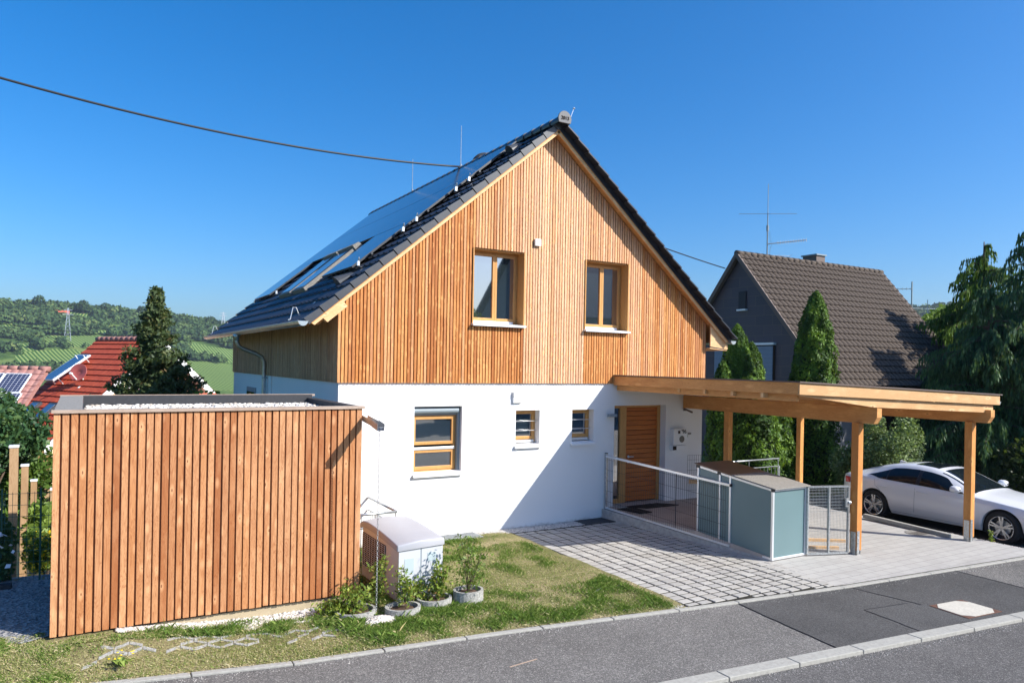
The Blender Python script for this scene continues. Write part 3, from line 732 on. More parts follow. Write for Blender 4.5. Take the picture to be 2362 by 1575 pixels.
# entrance door
yd = 12.69
m = MB(); m.cr = .5
m.box(9.972, 10.03, yd, yd + .08, 0, 2.185); m.box(10.28, 10.46, yd - .01, yd + .08, 0, 2.185); m.box(11.375, 11.46, yd - .01, yd + .08, 0, 2.185)
m.box(10.03, 10.28, yd, yd + .08, 0, .10); m.box(10.03, 10.28, yd, yd + .08, 2.12, 2.185); m.box(10.46, 11.375, yd, yd + .08, 2.135, 2.185)
door = m.build('entrance_door', 'frame_wood', house, bevel=.004)
m = MB(); m.box(10.03, 10.28, yd + .03, yd + .045, .10, 2.12); m.build('side_light', 'window_glass', door)
m = MB(); rnd = random.Random(4); z = .03
while z < 2.12:
    m.cr = rnd.random() * .6; m.box(10.465, 11.372, yd + .005, yd + .06, z, min(z + .098, 2.132)); z += .1065
m.build('door_leaf', 'door_wood', door, bevel=.005)
m = MB(); m.box(10.466, 11.37, yd + .03, yd + .055, .02, 2.13); m.build('door_groove', 'gap_dark', door)
m = MB(); m.lathe((10.54, yd + .005, 1.03), [(.03, 0), (.03, .012), (.012, .015), (.012, .05)], 16, (0, -1, 0)); m.tube([(10.54, yd - .045, 1.03), (10.65, yd - .05, 1.03)], .011, 10)
m.build('door_handle', 'aluminium', door, smooth=True); m = MB(); m.lathe((10.54, yd + .005, .91), [(.026, 0), (.026, .012), (.015, .018)], 16, (0, -1, 0)); m.build('lock', 'aluminium', door, smooth=True)
m = MB(); m.box(10.0, 11.45, 12.3, 12.69, -.03, .004); m.build('threshold', 'concrete', door)

# ---- roof
def sp(side, s, y, off=0.0):  # side -1 left, +1 right
    return (RX + side * (CS * s + SN * off), y, RZ - SN * s + CS * off)
SL = 6.60; RY0, RY1 = 12.24, 23.35
m = MB()
for sd in (-1, 1):
    m.cr = .4
    a = [sp(sd, 0, RY0 + .02, -.13), sp(sd, SL - .06, RY0 + .02, -.13), sp(sd, SL - .06, RY0, -.07), sp(sd, 0, RY0, -.07)]
    m.prism(a, (0, RY1 - RY0, 0))
m.build('roof_boarding', 'beam_y', house)
rnd = random.Random(6)
for k in range(17):
    sd = -1; m = MB(); m.cr = rnd.random(); y = 12.62 + k * .655
    m.prism([sp(sd, 5.68, y, -.13), sp(sd, 6.42, y, -.13), sp(sd, 6.38, y, -.25), sp(sd, 5.62, y, -.27)], (0, .09, 0)); m.build('rafter', 'beam_y', house)
m = MB()
for sd in (-1, 1):
    m.cr = .3 if sd < 0 else .8
    m.prism([sp(sd, 0.0, 12.255, -.075), sp(sd, SL - .05, 12.255, -.075), sp(sd, SL - .08, 12.255, -.165), sp(sd, 0.09 * TAN, 12.255, -.165)], (0, .035, 0))
    if sd < 0: m.prism([sp(sd, 5.85, 12.31, -.14), sp(sd, SL - .28, 12.31, -.14), sp(sd, SL - .30, 12.31, -.27), sp(sd, 5.85, 12.31, -.27)], (0, .12, 0))
    else: m.prism([(12.64, 12.31, rz(12.64) - .19), (13.22, 12.31, rz(13.22) - .19), (13.20, 12.31, 3.50), (12.64, 12.31, 3.56)], (0, .03, 0)); m.prism([(12.64, 12.33, 3.53), (13.20, 12.33, 3.49), (13.20, 12.33, 3.47), (12.64, 12.33, 3.51)], (0, 10.5, 0))
m.build('barge_board', 'beam_x', house)
# interlocking tiles
def tiles(side):
    V = []; Fq = []; rn = []; rg = np.random.default_rng(8 + side)
    CL, TW = .340, .300; nc = int(SL / CL) + 1; nt_ = int((RY1 - RY0) / TW)
    prof = [(0, .0), (.42, .0), (.50, .022), (.62, .030), (.74, .022), (.82, .0), (1.0, .004)]
    for c in range(nc):
        s0 = max(0, SL - (c + 1) * CL); s1 = SL - c * CL
        if s1 < .05: continue
        for q in range(nt_):
            y0 = RY0 + q * TW; dz = rg.normal() * .0012; b = len(V); n = len(prof)
            for (u, h) in prof: V.append(sp(side, s0 - .02, y0 + u * TW, -.028 + h * .6 + dz))
            for (u, h) in prof: V.append(sp(side, s1, y0 + u * TW, .012 + h + dz))
            for (u, h) in prof: V.append(sp(side, s1 + .001, y0 + u * TW, -.03))
            for i in range(n - 1):
                for L in (0, 1):
                    f = (b + L * n + i, b + L * n + i + 1, b + (L + 1) * n + i + 1, b + (L + 1) * n + i)
                    Fq.append(f if side < 0 else f[::-1]); rn.append(rg.random())
    return V, Fq, rn
V = []; Fq = []; rn = []
for sd in (-1, 1):
    v, f, r2 = tiles(sd); b = len(V); V += v; Fq += [tuple(b + i for i in q) for q in f]; rn += r2
roof = np_mesh('roof', V, Fq, 'tile_dark', house, rnd=rn)
m = MB()
for c in range(20):
    s1 = SL - c * .340; s0 = max(0, s1 - .345)
    if s1 < .1: continue
    m.hexa([sp(1, s0, 12.07, -.014), sp(1, s1, 12.07, .012), sp(1, s1, 12.27, .012), sp(1, s0, 12.27, -.014), sp(1, s0, 12.07, .012), sp(1, s1, 12.07, .042), sp(1, s1, 12.27, .042), sp(1, s0, 12.27, .012)])
    m.prism([sp(1, s0, 12.235, .0), sp(1, s1, 12.235, .0), sp(1, s1, 12.235, -.10), sp(1, s0, 12.235, -.10)], (0, .015, 0))
m.build('verge_tile', 'tile_dark', roof)
sd = -1
for (ya, yb) in ((12.225, 12.32), (RY1, RY1 + .06)):
    m = MB()
    for c in range(20):
        s1 = SL - c * .340; s0 = s1 - .318
        if s0 < 0: s0 = 0
        if s1 < .1: continue
        e0, e1 = .012, .042
        m.add([sp(sd, s0, ya, e0), sp(sd, s1, ya, e1), sp(sd, s1, yb, e1), sp(sd, s0, yb, e0)], [(0, 1, 2, 3)])
        yy = ya if ya < 13 else yb
        m.add([sp(sd, s0, yy, e0), sp(sd, s1, yy, e1), sp(sd, s1 - .012, yy - .001, -.098), sp(sd, s0 - .012, yy - .001, -.098)], [(0, 1, 2, 3)])
        m.add([sp(sd, s1, ya, e1), sp(sd, s1, yb, e1), sp(sd, s1, yb, -.04), sp(sd, s1 - .012, ya, -.098)], [(0, 1, 2, 3)])
    m.build('verge_tile', 'anthracite', roof)
m = MB(); y = 12.06; k = 0
while y < RY1:
    pr = []
    for (yy, r) in ((y, .145), (y + .36, .125)):
        pr.append([(RX + 1.0 * r * math.cos(a), yy, RZ + .0 + r * .85 * math.sin(a)) for a in [math.pi * j / 8 for j in range(-1, 10)]])
    n = len(pr[0]); m.add(pr[0] + pr[1], [(j, j + 1, n + j + 1, n + j) for j in range(n - 1)])
    m.add(pr[0], [tuple(range(n))]); y += .345
m.build('ridge_tile', 'tile_dark', roof, smooth=False)
m = MB(); n = 20
ring = [(RX + .155 * math.cos(a) * (1 + .03 * (j % 2)), 12.04, RZ + .02 + .165 * math.sin(a) * (1 + .03 * (j % 2))) for j, a in enumerate([math.pi * q / n - .0 for q in range(n + 1)])] + [(RX - .14, 12.04, RZ - .05), (RX + .14, 12.04, RZ - .05)]
m.prism(ring, (0, .03, 0)); cap = m.build('ridge_end_cap', 'cap_grey', roof)
text_mesh('year_lettering', '2013', .098, (RX, 12.033, RZ + .04), (1, 0, 0), (0, 0, 1), 'gap_dark', cap, .004)
# gutters
def gutter(parent, x, z, y0, y1, r, name='gutter', n=10, xslope=0):
    m = MB(); ring = [math.pi + math.pi * j / n for j in range(n + 1)]
    for (ya, yb) in ((y0, y1),):
        a = [(x + r * math.cos(t), ya, z + r * math.sin(t)) for t in ring]; b = [(p[0], yb, p[2]) for p in a]
        ai = [(x + (r - .004) * math.cos(t), ya, z + (r - .004) * math.sin(t)) for t in ring]; bi = [(p[0], yb, p[2]) for p in ai]
        k = n + 1
        m.add(a + b, [(j, k + j, k + j + 1, j + 1) for j in range(n)]); m.add(ai + bi, [(j, j + 1, k + j + 1, k + j) for j in range(n)])
        m.add(a, [tuple(range(k))]); m.add([(p[0], yb, p[2]) for p in a], [tuple(range(k))[::-1]])
    m.tube([(x - r, y0, z), (x - r, y1, z)], .008, 6); m.tube([(x + r, y0, z), (x + r, y1, z)], .006, 6)
    y = y0 + .3
    while y < y1:
        b = [(x + (r + .004) * math.cos(t), y, z + (r + .004) * math.sin(t)) for t in ring]; b2 = [(p[0], y + .028, p[2]) for p in b]
        m.add(b + b2, [(j, n + 1 + j, n + 2 + j, j + 1) for j in range(n)]); y += .62
    return m.build(name, 'zinc', parent, smooth=False)
g1 = gutter(house, 3.115, 3.715, 12.22, 23.55, .082)
m = MB(); m.lathe((3.115, 18.4, 3.50), [(.05, 0), (.055, .08), (.10, .15)], 14)
m.tube([(3.115, 18.4, 3.6), (3.115, 18.4, 3.48), (3.16, 18.4, 3.38), (3.26, 18.4, 3.31), (3.55, 18.32, 3.20), (3.68, 18.3, 3.12), (3.74, 18.3, 3.0), (3.74, 18.3, 2.5), (3.74, 18.3, -3)], .047, 14)
for z in (2.6, 1.0): m.lathe((3.74, 18.3, z), [(.052, 0), (.052, .04)], 14); m.box(3.74, 3.82, 18.28, 18.32, z, z + .03)
m.build('downpipe', 'zinc', house, smooth=True)
gutter(house, 13.31, 3.705, 12.22, 23.55, .082)
# vertical conduit on the left wall
m = MB(); m.box(3.79, 3.82, 17.75, 17.80, -3, 2.68); m.build('conduit', 'white_paint', house)
# solar modules
S0, MH, MW = .30, 1.545, 1.015
pvrows = []
for col in range(9):
    for row in range(3):
        if row == 2 and 2 <= col <= 6: continue
        y0 = 13.45 + col * 1.03; s0 = S0 + row * (MH + .02)
        m = MB(); top = [sp(-1, s0, y0, .115), sp(-1, s0 + MH, y0, .115), sp(-1, s0 + MH, y0 + MW, .115), sp(-1, s0, y0 + MW, .115)]
        bot = [sp(-1, s0, y0, .075), sp(-1, s0 + MH, y0, .075), sp(-1, s0 + MH, y0 + MW, .075), sp(-1, s0, y0 + MW, .075)]
        m.add(top, [(0, 1, 2, 3)], [(0, 0), (0, 1), (1, 1), (1, 0)]); m.cm = 1
        m.add(top + bot, [(0, 4, 5, 1), (1, 5, 6, 2), (2, 6, 7, 3), (3, 7, 4, 0), (7, 6, 5, 4)]); m.build('solar_panel', ['pv_black', 'anthracite'], house)
m = MB()
for s in (.75, 1.5, 2.2, 3.0, 3.75, 4.5): m.prism([sp(-1, s, 13.36, .06), sp(-1, s + .04, 13.36, .06), sp(-1, s + .04, 13.36, .10), sp(-1, s, 13.36, .10)], (0, 9.4 if s < 3.3 else 2.2, 0))
m.build('mounting_rail', 'anthracite', house)
for s, y in ((1.87, 13.30), (2.25, 13.30), (3.36, 13.30), (3.72, 13.30), (4.88, 13.30), (4.95, 19.9)):
    m = MB(); c = Vector(sp(-1, s, y, .10)); m.box(c.x - .022, c.x + .022, c.y - .022, c.y + .022, c.z - .05, c.z + .035); m.tube([c + Vector((0, 0, .03)), c + Vector((0, -.05, .1))], .012, 6); m.build('clamp', 'aluminium', house)
# skylights
for y0 in (16.25, 17.55):
    m = MB(); s0, s1, y1 = 3.62, 5.25, y0 + 1.12
    m.hexa([sp(-1, s0, y0, -.02), sp(-1, s1, y0, -.02), sp(-1, s1, y1, -.02), sp(-1, s0, y1, -.02), sp(-1, s0, y0, .13), sp(-1, s1, y0, .09), sp(-1, s1, y1, .09), sp(-1, s0, y1, .13)])
    m.hexa([sp(-1, s0 - .12, y0 - .03, .0), sp(-1, s0 + .12, y0 - .03, .0), sp(-1, s0 + .12, y1 + .03, .0), sp(-1, s0 - .12, y1 + .03, .0), sp(-1, s0 - .06, y0 - .03, .17), sp(-1, s0 + .12, y0 - .03, .19), sp(-1, s0 + .12, y1 + .03, .19), sp(-1, s0 - .06, y1 + .03, .17)])
    w = m.build('skylight', 'bitumen_sunlit_lid', house, bevel=.01)
    m = MB(); m.add([sp(-1, s0 + .14, y0 + .10, .14), sp(-1, s1 - .08, y0 + .10, .10), sp(-1, s1 - .08, y1 - .10, .10), sp(-1, s0 + .14, y1 - .10, .14)], [(0, 1, 2, 3)]); m.build('pane', 'collector_glass', w)
# vent hoods
for s, y in ((5.45, 13.15), (.72, 13.1)):
    m = MB(); n = 8; A = []; B = []
    for j in range(n + 1):
        t = math.pi * j / n; A.append(sp(-1, s, y + .14 - .14 * math.cos(t), .02 + .16 * math.sin(t))); B.append(sp(-1, s - .34, y + .14 - .13 * math.cos(t), .0 + .05 * math.sin(t)))
    m.add(A + B, [(j, j + 1, n + 2 + j, n + 1 + j) for j in range(n)] + [tuple(range(n + 1))]); m.build('vent_hood', 'anthracite', house)
# lightning rods and air terminals
for y, h in ((16.75, 1.05), (19.96, .95)):
    m = MB(); m.tube([(8.21, y, 8.05), (8.21, y, 8.1 + h)], [.012, .008], 6); m.lathe((8.21, y, 8.08), [(.03, 0), (.03, .07), (.012, .1)], 8); m.build('lightning_rod', 'galvanised', house)
m = MB(); m.tube([(8.50, 12.35, 8.02), (8.66, 12.38, 8.40)], .005, 6); m.lathe((8.66, 12.38, 8.39), [(.005, -.02), (.03, 0), (.005, .03)], 10); m.build('lightning_rod', 'aluminium', house)
for y in (13.45, 23.0):
    m = MB(); m.tube([(3.19, y, 3.78), (3.24, y, 4.02), (3.30, y, 4.02), (3.36, y, 3.86), (3.42, y, 3.90), (3.62, y - .1, 4.14)], .008, 6); m.box(3.16, 3.23, y - .02, y + .03, 3.73, 3.80); m.build('lightning_wire', 'aluminium', house)
# dish behind the ridge
m = MB(); m.lathe((8.80, 16.55, 8.14), [(.0, .08), (.2, .06), (.35, 0), (.36, 0), (.36, -.02)], 28, (.35, .9, .15)); m.build('antenna_dish', 'anthracite', house, smooth=True)
m = MB(); m.cr = .5; m.box(7.79, 7.93, 12.40, 12.452, 5.46, 5.60); m.build('sensor_box', 'white_plastic', house, bevel=.006)
m = MB(); m.box(7.37, 7.57, 12.44, 12.50, 2.40, 2.50); m.box(7.37, 7.57, 12.45, 12.5, 2.28, 2.395); m.box(7.35, 7.585, 12.485, 12.5, 2.27, 2.51); m.build('wall_vent', 'white_plastic', house, bevel=.008)
# wall lamps
wl = empty('wall_lamp', (9.87, 12.45, 2.0), 'flat grey wall lamp on the white wall just left of the entrance door', 'wall lamp')
m = MB(); m.box(9.74, 9.94, 12.36, 12.46, 1.955, 2.02); m.build('lamp_body', 'shutter_grey', wl, bevel=.008); m = MB(); m.box(9.80, 9.88, 12.46, 12.5, 1.96, 2.01); m.build('bracket', 'shutter_grey', wl)
wl = empty('wall_lamp', (12.06, 12.45, 2.05), 'slim brown spotlight on the plaster under the carport beam', 'wall lamp')
m = MB(); m.bar((11.98, 12.47, 2.10), (12.10, 12.30, 2.02), .05, .04); m.build('lamp_body', 'chimney_brown', wl, bevel=.006); m = MB(); m.box(12.0, 12.05, 12.44, 12.5, 2.05, 2.1); m.build('bracket', 'chimney_brown', wl)
# letterbox and intercom
lb = empty('letterbox', (11.81, 12.45, 1.3), "white wall letterbox with round window and house number '96", 'letterbox')
m = MB(); m.box(11.60, 12.02, 12.38, 12.50, 1.27, 1.645); m.build('box', 'white_plastic', lb, bevel=.008)
m = MB(); m.lathe((11.855, 12.382, 1.405), [(.0, .004), (.075, .004), (.082, .0)], 24, (0, -1, 0)); m.build('round_window', 'rim_dark', lb)
m = MB(); m.box(11.735, 11.80, 12.374, 12.381, 1.535, 1.60); m.build('name_plate', 'gap_dark', lb)
text_mesh('house_number', "'96", .13, (11.915, 12.376, 1.575), (1, 0, 0), (0, 0, 1), 'gap_dark', lb, .003)
m = MB(); m.box(11.60, 12.01, 12.39, 12.50, 1.15, 1.262); m.build('newspaper_tray', 'white_plastic', lb, bevel=.006); m = MB(); m.box(11.595, 11.70, 12.384, 12.39, 1.16, 1.25); m.build('tray_opening', 'gap_dark', lb)
ic = empty('doorbell', (12.18, 12.49, 1.48), 'small white doorbell plate on the wall right of the letterbox', 'doorbell')
m = MB(); m.box(12.13, 12.23, 12.475, 12.50, 1.43, 1.53); m.build('plate', 'white_plastic', ic, bevel=.004); m = MB(); m.box(12.135, 12.225, 12.462, 12.475, 1.50, 1.53); m.build('cover', 'chimney_brown', ic)
# ================================================================ SHED
shed = empty('garden_shed', (1.47, 9.5, -.2), 'flat-roofed shed clad in vertical larch boards with a gravel roof', 'shed')
SX0, SX1, SY0, SY1 = -.305, 3.25, 9.5, 11.95
m = MB(); rnd = random.Random(21); n = 42; p = (SX1 - SX0) / n
for i in range(n):
    w = p - .0165 + rnd.uniform(-.005, .003); m.cr = rnd.random(); x = SX0 + i * p; dy = rnd.uniform(-.003, .003)
    m.box(x, x + w, SY0 + dy, SY0 + .024, -.077 + rnd.uniform(-.006, .004), 2.412)
m.build('front_cladding', 'shed_wood', shed, bevel=.003)
for xs_ in ((SX0, SX0 + .024), (SX1 - .024, SX1)):
    y = SY0 + .03; m = MB()
    while y < SY1: m.cr = rnd.random(); m.box(xs_[0], xs_[1], y, y + p - .018, -.077, 2.412); y += p
    m.build('side_cladding', 'shed_wood', shed)
m = MB(); m.box(SX0 + .035, SX1 - .035, SY0 + .035, SY1, -.10, 2.27); m.build('shed_wall', 'gap_dark', shed); m = MB(); m.box(SX0 + .01, SX1 - .01, SY0 + .0245, SY0 + .034, -.06, 2.408); m.build('backing_boards', 'gap_brown', shed)
m = MB(); m.box(SX0 + .05, SX1 - .05, SY0 + .06, SY1 - .02, -.5, -.09); m.build('plinth', 'plinth', shed)
m = MB(); m.cr = .6
m.box(SX0 - .02, SX1 + .02, SY0 - .025, SY0 + .05, 2.414, 2.449); m.cr = .3; m.box(SX0 - .005, SX1 + .0, SY1 - .04, SY1 + .01, 2.474, 2.506)
m.build('parapet_cap', 'weathered_wood', shed)
m = MB(); m.hexa([(SX0 + .004, SY0 + .052, 2.405), (-.03, SY0 + .052, 2.405), (-.03, SY1 - .04, 2.46), (SX0 + .004, SY1 - .04, 2.46), (SX0 + .004, SY0 + .052, 2.446), (-.03, SY0 + .052, 2.446), (-.03, SY1 - .04, 2.495), (SX0 + .004, SY1 - .04, 2.495)])
m.box(-.03, SX1 - .01, SY0 + .052, SY0 + .2, 2.405, 2.444)
m.build('parapet_top', 'bitumen_sunlit_lid', shed)
m = MB(); m.box(-.03, SX1 - .06, SY1 - .10, SY1 - .042, 2.33, 2.498); m.box(SX1 - .14, SX1 - .012, SY0 + .2, SY1 - .1, 2.33, 2.446); m.box(-.028, -.018, SY0 + .2, SY1 - .1, 2.3, 2.44); m.box(-.02, SX1 - .14, SY0 + .2, SY1 - .1, 2.28, 2.325)
m.build('roof_membrane', 'roof_felt', shed)
def pebbles(name, pts, rad, mat, seed, kind='stuff', flat=.6, parent=None):
    rg = np.random.default_rng(seed)
    t = (1 + 5 ** .5) / 2
    iv = np.array([(-1, t, 0), (1, t, 0), (-1, -t, 0), (1, -t, 0), (0, -1, t), (0, 1, t), (0, -1, -t), (0, 1, -t), (t, 0, -1), (t, 0, 1), (-t, 0, -1), (-t, 0, 1)]) / 1.9
    iF = np.array([(0, 11, 5), (0, 5, 1), (0, 1, 7), (0, 7, 10), (0, 10, 11), (1, 5, 9), (5, 11, 4), (11, 10, 2), (10, 7, 6), (7, 1, 8), (3, 9, 4), (3, 4, 2), (3, 2, 6), (3, 6, 8), (3, 8, 9), (4, 9, 5), (2, 4, 11), (6, 2, 10), (8, 6, 7), (9, 8, 1)])
    P = np.array(pts); n = len(P)
    s = rg.uniform(.55, 1.35, (n, 1, 1)) * rad * np.stack([rg.uniform(.8, 1.3, n), rg.uniform(.7, 1.1, n), rg.uniform(.45, .8, n)], 1)[:, None, :]
    a = rg.uniform(0, 6.28, n); ca, sa = np.cos(a)[:, None], np.sin(a)[:, None]
    v = iv[None] * s * (1 + rg.normal(0, .08, (n, 12, 1)))
    x = v[..., 0] * ca - v[..., 1] * sa; y = v[..., 0] * sa + v[..., 1] * ca
    v = np.stack([x, y, v[..., 2]], 2) + P[:, None, :]
    F = (iF[None] + (np.arange(n) * 12)[:, None, None]).reshape(-1, 3)
    o = np_mesh(name, v.reshape(-1, 3), F, mat, parent, rnd=np.repeat(rg.random(n), 20), smooth=True)
    if kind: o['kind'] = kind
    return o
rg = np.random.default_rng(1)
pts = np.stack([rg.uniform(.0, 3.08, 3000), SY0 + .25 + rg.random(3000) ** .7 * 2.1, 2.333 + rg.random(3000) * .03], 1)
g = pebbles('roof_gravel', pts, .030, 'pebble', 2, parent=shed)
# spout and rain chain
sp_ = empty('rain_spout', (3.28, 9.3, 2.28), 'square zinc rain spout sticking out of the shed corner', 'rain spout')
m = MB(); a = Vector((3.285, 9.52, 2.285)); b = Vector((3.295, 9.10, 2.235)); c = Vector((3.30, 8.93, 2.205))
def chan(m, a, b, w, h, t=.004):
    for dx in (-w / 2, w / 2): m.bar(a + Vector((dx, 0, 0)), b + Vector((dx, 0, 0)), t, h)
    m.bar(a - Vector((0, 0, h / 2)), b - Vector((0, 0, h / 2)), w, t)
chan(m, a, b, .075, .075); m.build('channel', 'zinc', sp_)
m = MB(); chan(m, b + Vector((0, .03, .006)), c, .095, .085); m.bar(c + Vector((-.03, 0, 0)), c + Vector((.03, 0, 0)), .085, .006); m.build('outlet', 'galvanised', sp_)
ch = MB(); z = 2.17; k = 0
while z > -.20:
    n = 10; path = []
    for j in range(n + 1):
        t = 2 * math.pi * j / n; u = .0105 * math.cos(t); w = .021 * math.sin(t)
        path.append((3.30 + (u if k % 2 else 0), 8.98 + (0 if k % 2 else u), z + w))
    ch.tube(path, .0032, 5, cap=False); z -= .0335; k += 1
tag(ch.build('rain_chain', 'galvanised', smooth=True), 'steel link rain chain hanging from the spout to the pebbles', 'chain')

# ================================================================ CARPORT
cp = empty('carport', (12.5, 9.5, -.236), 'timber carport with a flat roof on square larch posts beside the house', 'carport')
zc = lambda x: 2.85 - .0403 * (x - 10.08)
FA, FB, FC, FD = (9.90, 12.46), (10.08, 7.83), (15.32, 7.32), (15.5, 13.2)
def inset(p, q, d):
    v = Vector((q[0] - p[0], q[1] - p[1], 0)).normalized(); return Vector((-v.y, v.x, 0)) * d
m = MB(); rp = [FA, FB, FC, FD, (12.66, 13.2), (12.66, 12.46)]
m.prism([(x, y, zc(x) - .012) for x, y in [(9.88, 12.455), (10.055, 7.805), (15.36, 7.29), (15.54, 13.22), (12.66, 13.22), (12.66, 12.455)]], (0, 0, .022)); m.build('roof', 'chimney_brown', cp)
m = MB(); m.prism([(x, y, zc(x) - .06) for x, y in [(9.96, 12.455), (10.13, 7.90), (15.24, 7.40), (15.42, 13.1), (12.66, 13.1), (12.66, 12.455)]], (0, 0, .03)); m.build('roof_deck', 'beam_y', cp)
m = MB(); m.cr = .85
m.hexa([(FB[0], FB[1], zc(FB[0]) - .205), (FC[0], FC[1], zc(FC[0]) - .20), (FC[0] + .002, FC[1] + .03, zc(FC[0]) - .20), (FB[0] + .002, FB[1] + .03, zc(FB[0]) - .205),
        (FB[0], FB[1], zc(FB[0]) - .013), (FC[0], FC[1], zc(FC[0]) - .013), (FC[0] + .002, FC[1] + .03, zc(FC[0]) - .013), (FB[0] + .002, FB[1] + .03, zc(FB[0]) - .013)])
m.build('front_fascia', 'beam_x', cp)
m = MB(); m.cr = .2
m.hexa([(FA[0], FA[1], 2.645), (FB[0] - .001, FB[1] + .034, 2.645), (FB[0] + .029, FB[1] + .034, 2.645), (FA[0] + .03, FA[1], 2.645), (FA[0], FA[1], 2.837), (FB[0] - .001, FB[1] + .034, 2.837), (FB[0] + .029, FB[1] + .034, 2.837), (FA[0] + .03, FA[1], 2.837)])
o = m.build('side_fascia', 'beam_y', cp)
# rim beams set back from the fascia
m = MB(); m.cr = .9
zb = lambda x: zc(x) - .36
ya = lambda x: 7.83 - .0973 * (x - 10.08) + .05
m.hexa([(10.15, ya(10.15), zc(10.15) - .22), (11.9, ya(11.9), zb(11.9)), (11.9, ya(11.9) + .08, zb(11.9)), (10.15, ya(10.15) + .08, zc(10.15) - .22), (10.15, ya(10.15), zc(10.15) - .208), (11.9, ya(11.9), zc(11.9) - .208), (11.9, ya(11.9) + .08, zc(11.9) - .208), (10.15, ya(10.15) + .08, zc(10.15) - .208)])
m.hexa([(11.9, ya(11.9), zb(11.9)), (15.2, ya(15.2), zb(15.2)), (15.2, ya(15.2) + .08, zb(15.2)), (11.9, ya(11.9) + .08, zb(11.9)), (11.9, ya(11.9), zc(11.9) - .208), (15.2, ya(15.2), zc(15.2) - .208), (15.2, ya(15.2) + .08, zc(15.2) - .208), (11.9, ya(11.9) + .08, zc(11.9) - .208)])
m.build('rim_beam', 'beam_x', cp)
m = MB(); m.cr = .5
m.hexa([(9.99, 12.45, 2.53), (10.20, 7.98, 2.52), (10.26, 7.98, 2.52), (10.05, 12.45, 2.53), (9.99, 12.45, 2.78), (10.20, 7.98, 2.78), (10.26, 7.98, 2.78), (10.05, 12.45, 2.78)])
m.build('rim_beam', 'beam_y', cp)
rnd = random.Random(9)
for k in range(6):
    m = MB(); y = 8.55 + k * .68; m.cr = rnd.random()
    m.hexa([(10.06, y, 2.56), (15.3, y, 2.36), (15.3, y + .06, 2.36), (10.06, y + .06, 2.56), (10.06, y, 2.74), (15.3, y, 2.56), (15.3, y + .06, 2.56), (10.06, y + .06, 2.74)]); m.build('joist', 'beam_x', cp)
def beam(x, y0, y1, zt, zbm, w):
    m = MB(); m.cr = .4
    poly = [(x, y1, zt), (x, y1, zbm), (x, y0 + .07, zbm), (x, y0, zbm + .12), (x, y0, zt)]
    m.prism([(p[0] - w / 2, p[1], p[2]) for p in poly], (w, 0, 0)); return m.build('main_beam', 'beam_y', cp, bevel=.004)
beam(12.05, 7.70, 12.49, 2.41, 2.115, .14); beam(15.03, 7.30, 12.9, 2.345, 2.09, .14)
def cpost(x, y, zb_, zt, s=.14, label=None):
    m = MB(); m.cr = rnd.random(); m.box(x - s / 2, x + s / 2, y - s / 2, y + s / 2, zb_, zt)
    o = m.build('post', 'post_wood', cp, bevel=.005); return o
p1 = cpost(11.97, 8.06, -.16, 2.12); p2 = cpost(14.98, 7.68, -.16, 2.095); cpost(12.08, 11.2, 0, 2.12, .13); cpost(15.0, 11.62, -.2, 2.095, .12)
for (x, y, po) in ((11.97, 8.06, p1), (14.98, 7.68, p2)):
    m = MB(); m.box(x - .078, x - .070, y - .05, y + .05, -.30, .17); m.box(x + .070, x + .078, y - .05, y + .05, -.30, -.10); m.box(x - .05, x + .05, y - .055, y + .055, -.30, -.225)
    m.box(x - .066, x + .0, y - .078, y - .071, -.30, .19)
    for z in (-.02, .06, .12): m.lathe((x - .035, y - .078, z), [(.012, 0), (.012, .008)], 8, (0, -1, 0))
    m.build('post_foot', 'galvanised', po)
m = MB(); n = 8
ring = [math.pi + math.pi * j / n for j in range(n + 1)]
a = [(15.43 + .065 * math.cos(t), 7.38, 2.50 + .065 * math.sin(t)) for t in ring]; b = [(p[0] + .15, 13.2, p[2]) for p in a]
m.add(a + b, [(j, n + 1 + j, n + 2 + j, j + 1) for j in range(n)]); m.add(a, [tuple(range(n + 1))]); m.add([(p[0], p[1] + .01, p[2] + .001) for p in a], [tuple(range(n + 1))[::-1]])
m.build('gutter', 'zinc', cp)
m = MB(); m.tube([(15.35, 11.9, 2.4), (15.25, 11.8, 2.3), (15.2, 11.75, 2.2), (15.2, 11.75, -.3)], .043, 12); m.lathe((15.2, 11.75, .5), [(.05, 0), (.05, .04)], 12); m.build('downpipe', 'zinc', cp, smooth=True)

# porch, low wall
m = MB(); m.prism([(9.80, 12.52, -.28), (9.98, 10.0, -.28), (10.15, 8.42, -.30), (11.05, 8.42, -.30), (13.2, 10.6, -.28), (13.2, 12.52, -.28)], (0, 0, .27)); 
m.v = [(x, y, (-.01 - .16 * sstep(10.4, 8.4, y)) if i >= 6 else z) for i, (x, y, z) in enumerate(m.v)]
tag(m.build('porch_floor', 'porch_stone'), kind='structure')
m = MB()
ys = [12.49, 11.5, 10.5, 9.45, 8.44]
for k in range(4):
    y0, y1 = ys[k], ys[k + 1] + .006; xw = lambda y: 9.66 + (12.5 - y) * .118; zt = lambda y: -.03 - .045 * (12.5 - y)
    m.cr = random.random()
    m.hexa([(xw(y1), y1, -.4), (xw(y1) + .12, y1, -.4), (xw(y0) + .12, y0, -.4), (xw(y0), y0, -.4), (xw(y1), y1, zt(y1)), (xw(y1) + .12, y1, zt(y1)), (xw(y0) + .12, y0, zt(y0)), (xw(y0), y0, zt(y0))])
tag(m.build('low_wall', 'concrete', bevel=.004), 'low concrete upstand wall along the porch under the mesh fence', 'low wall')
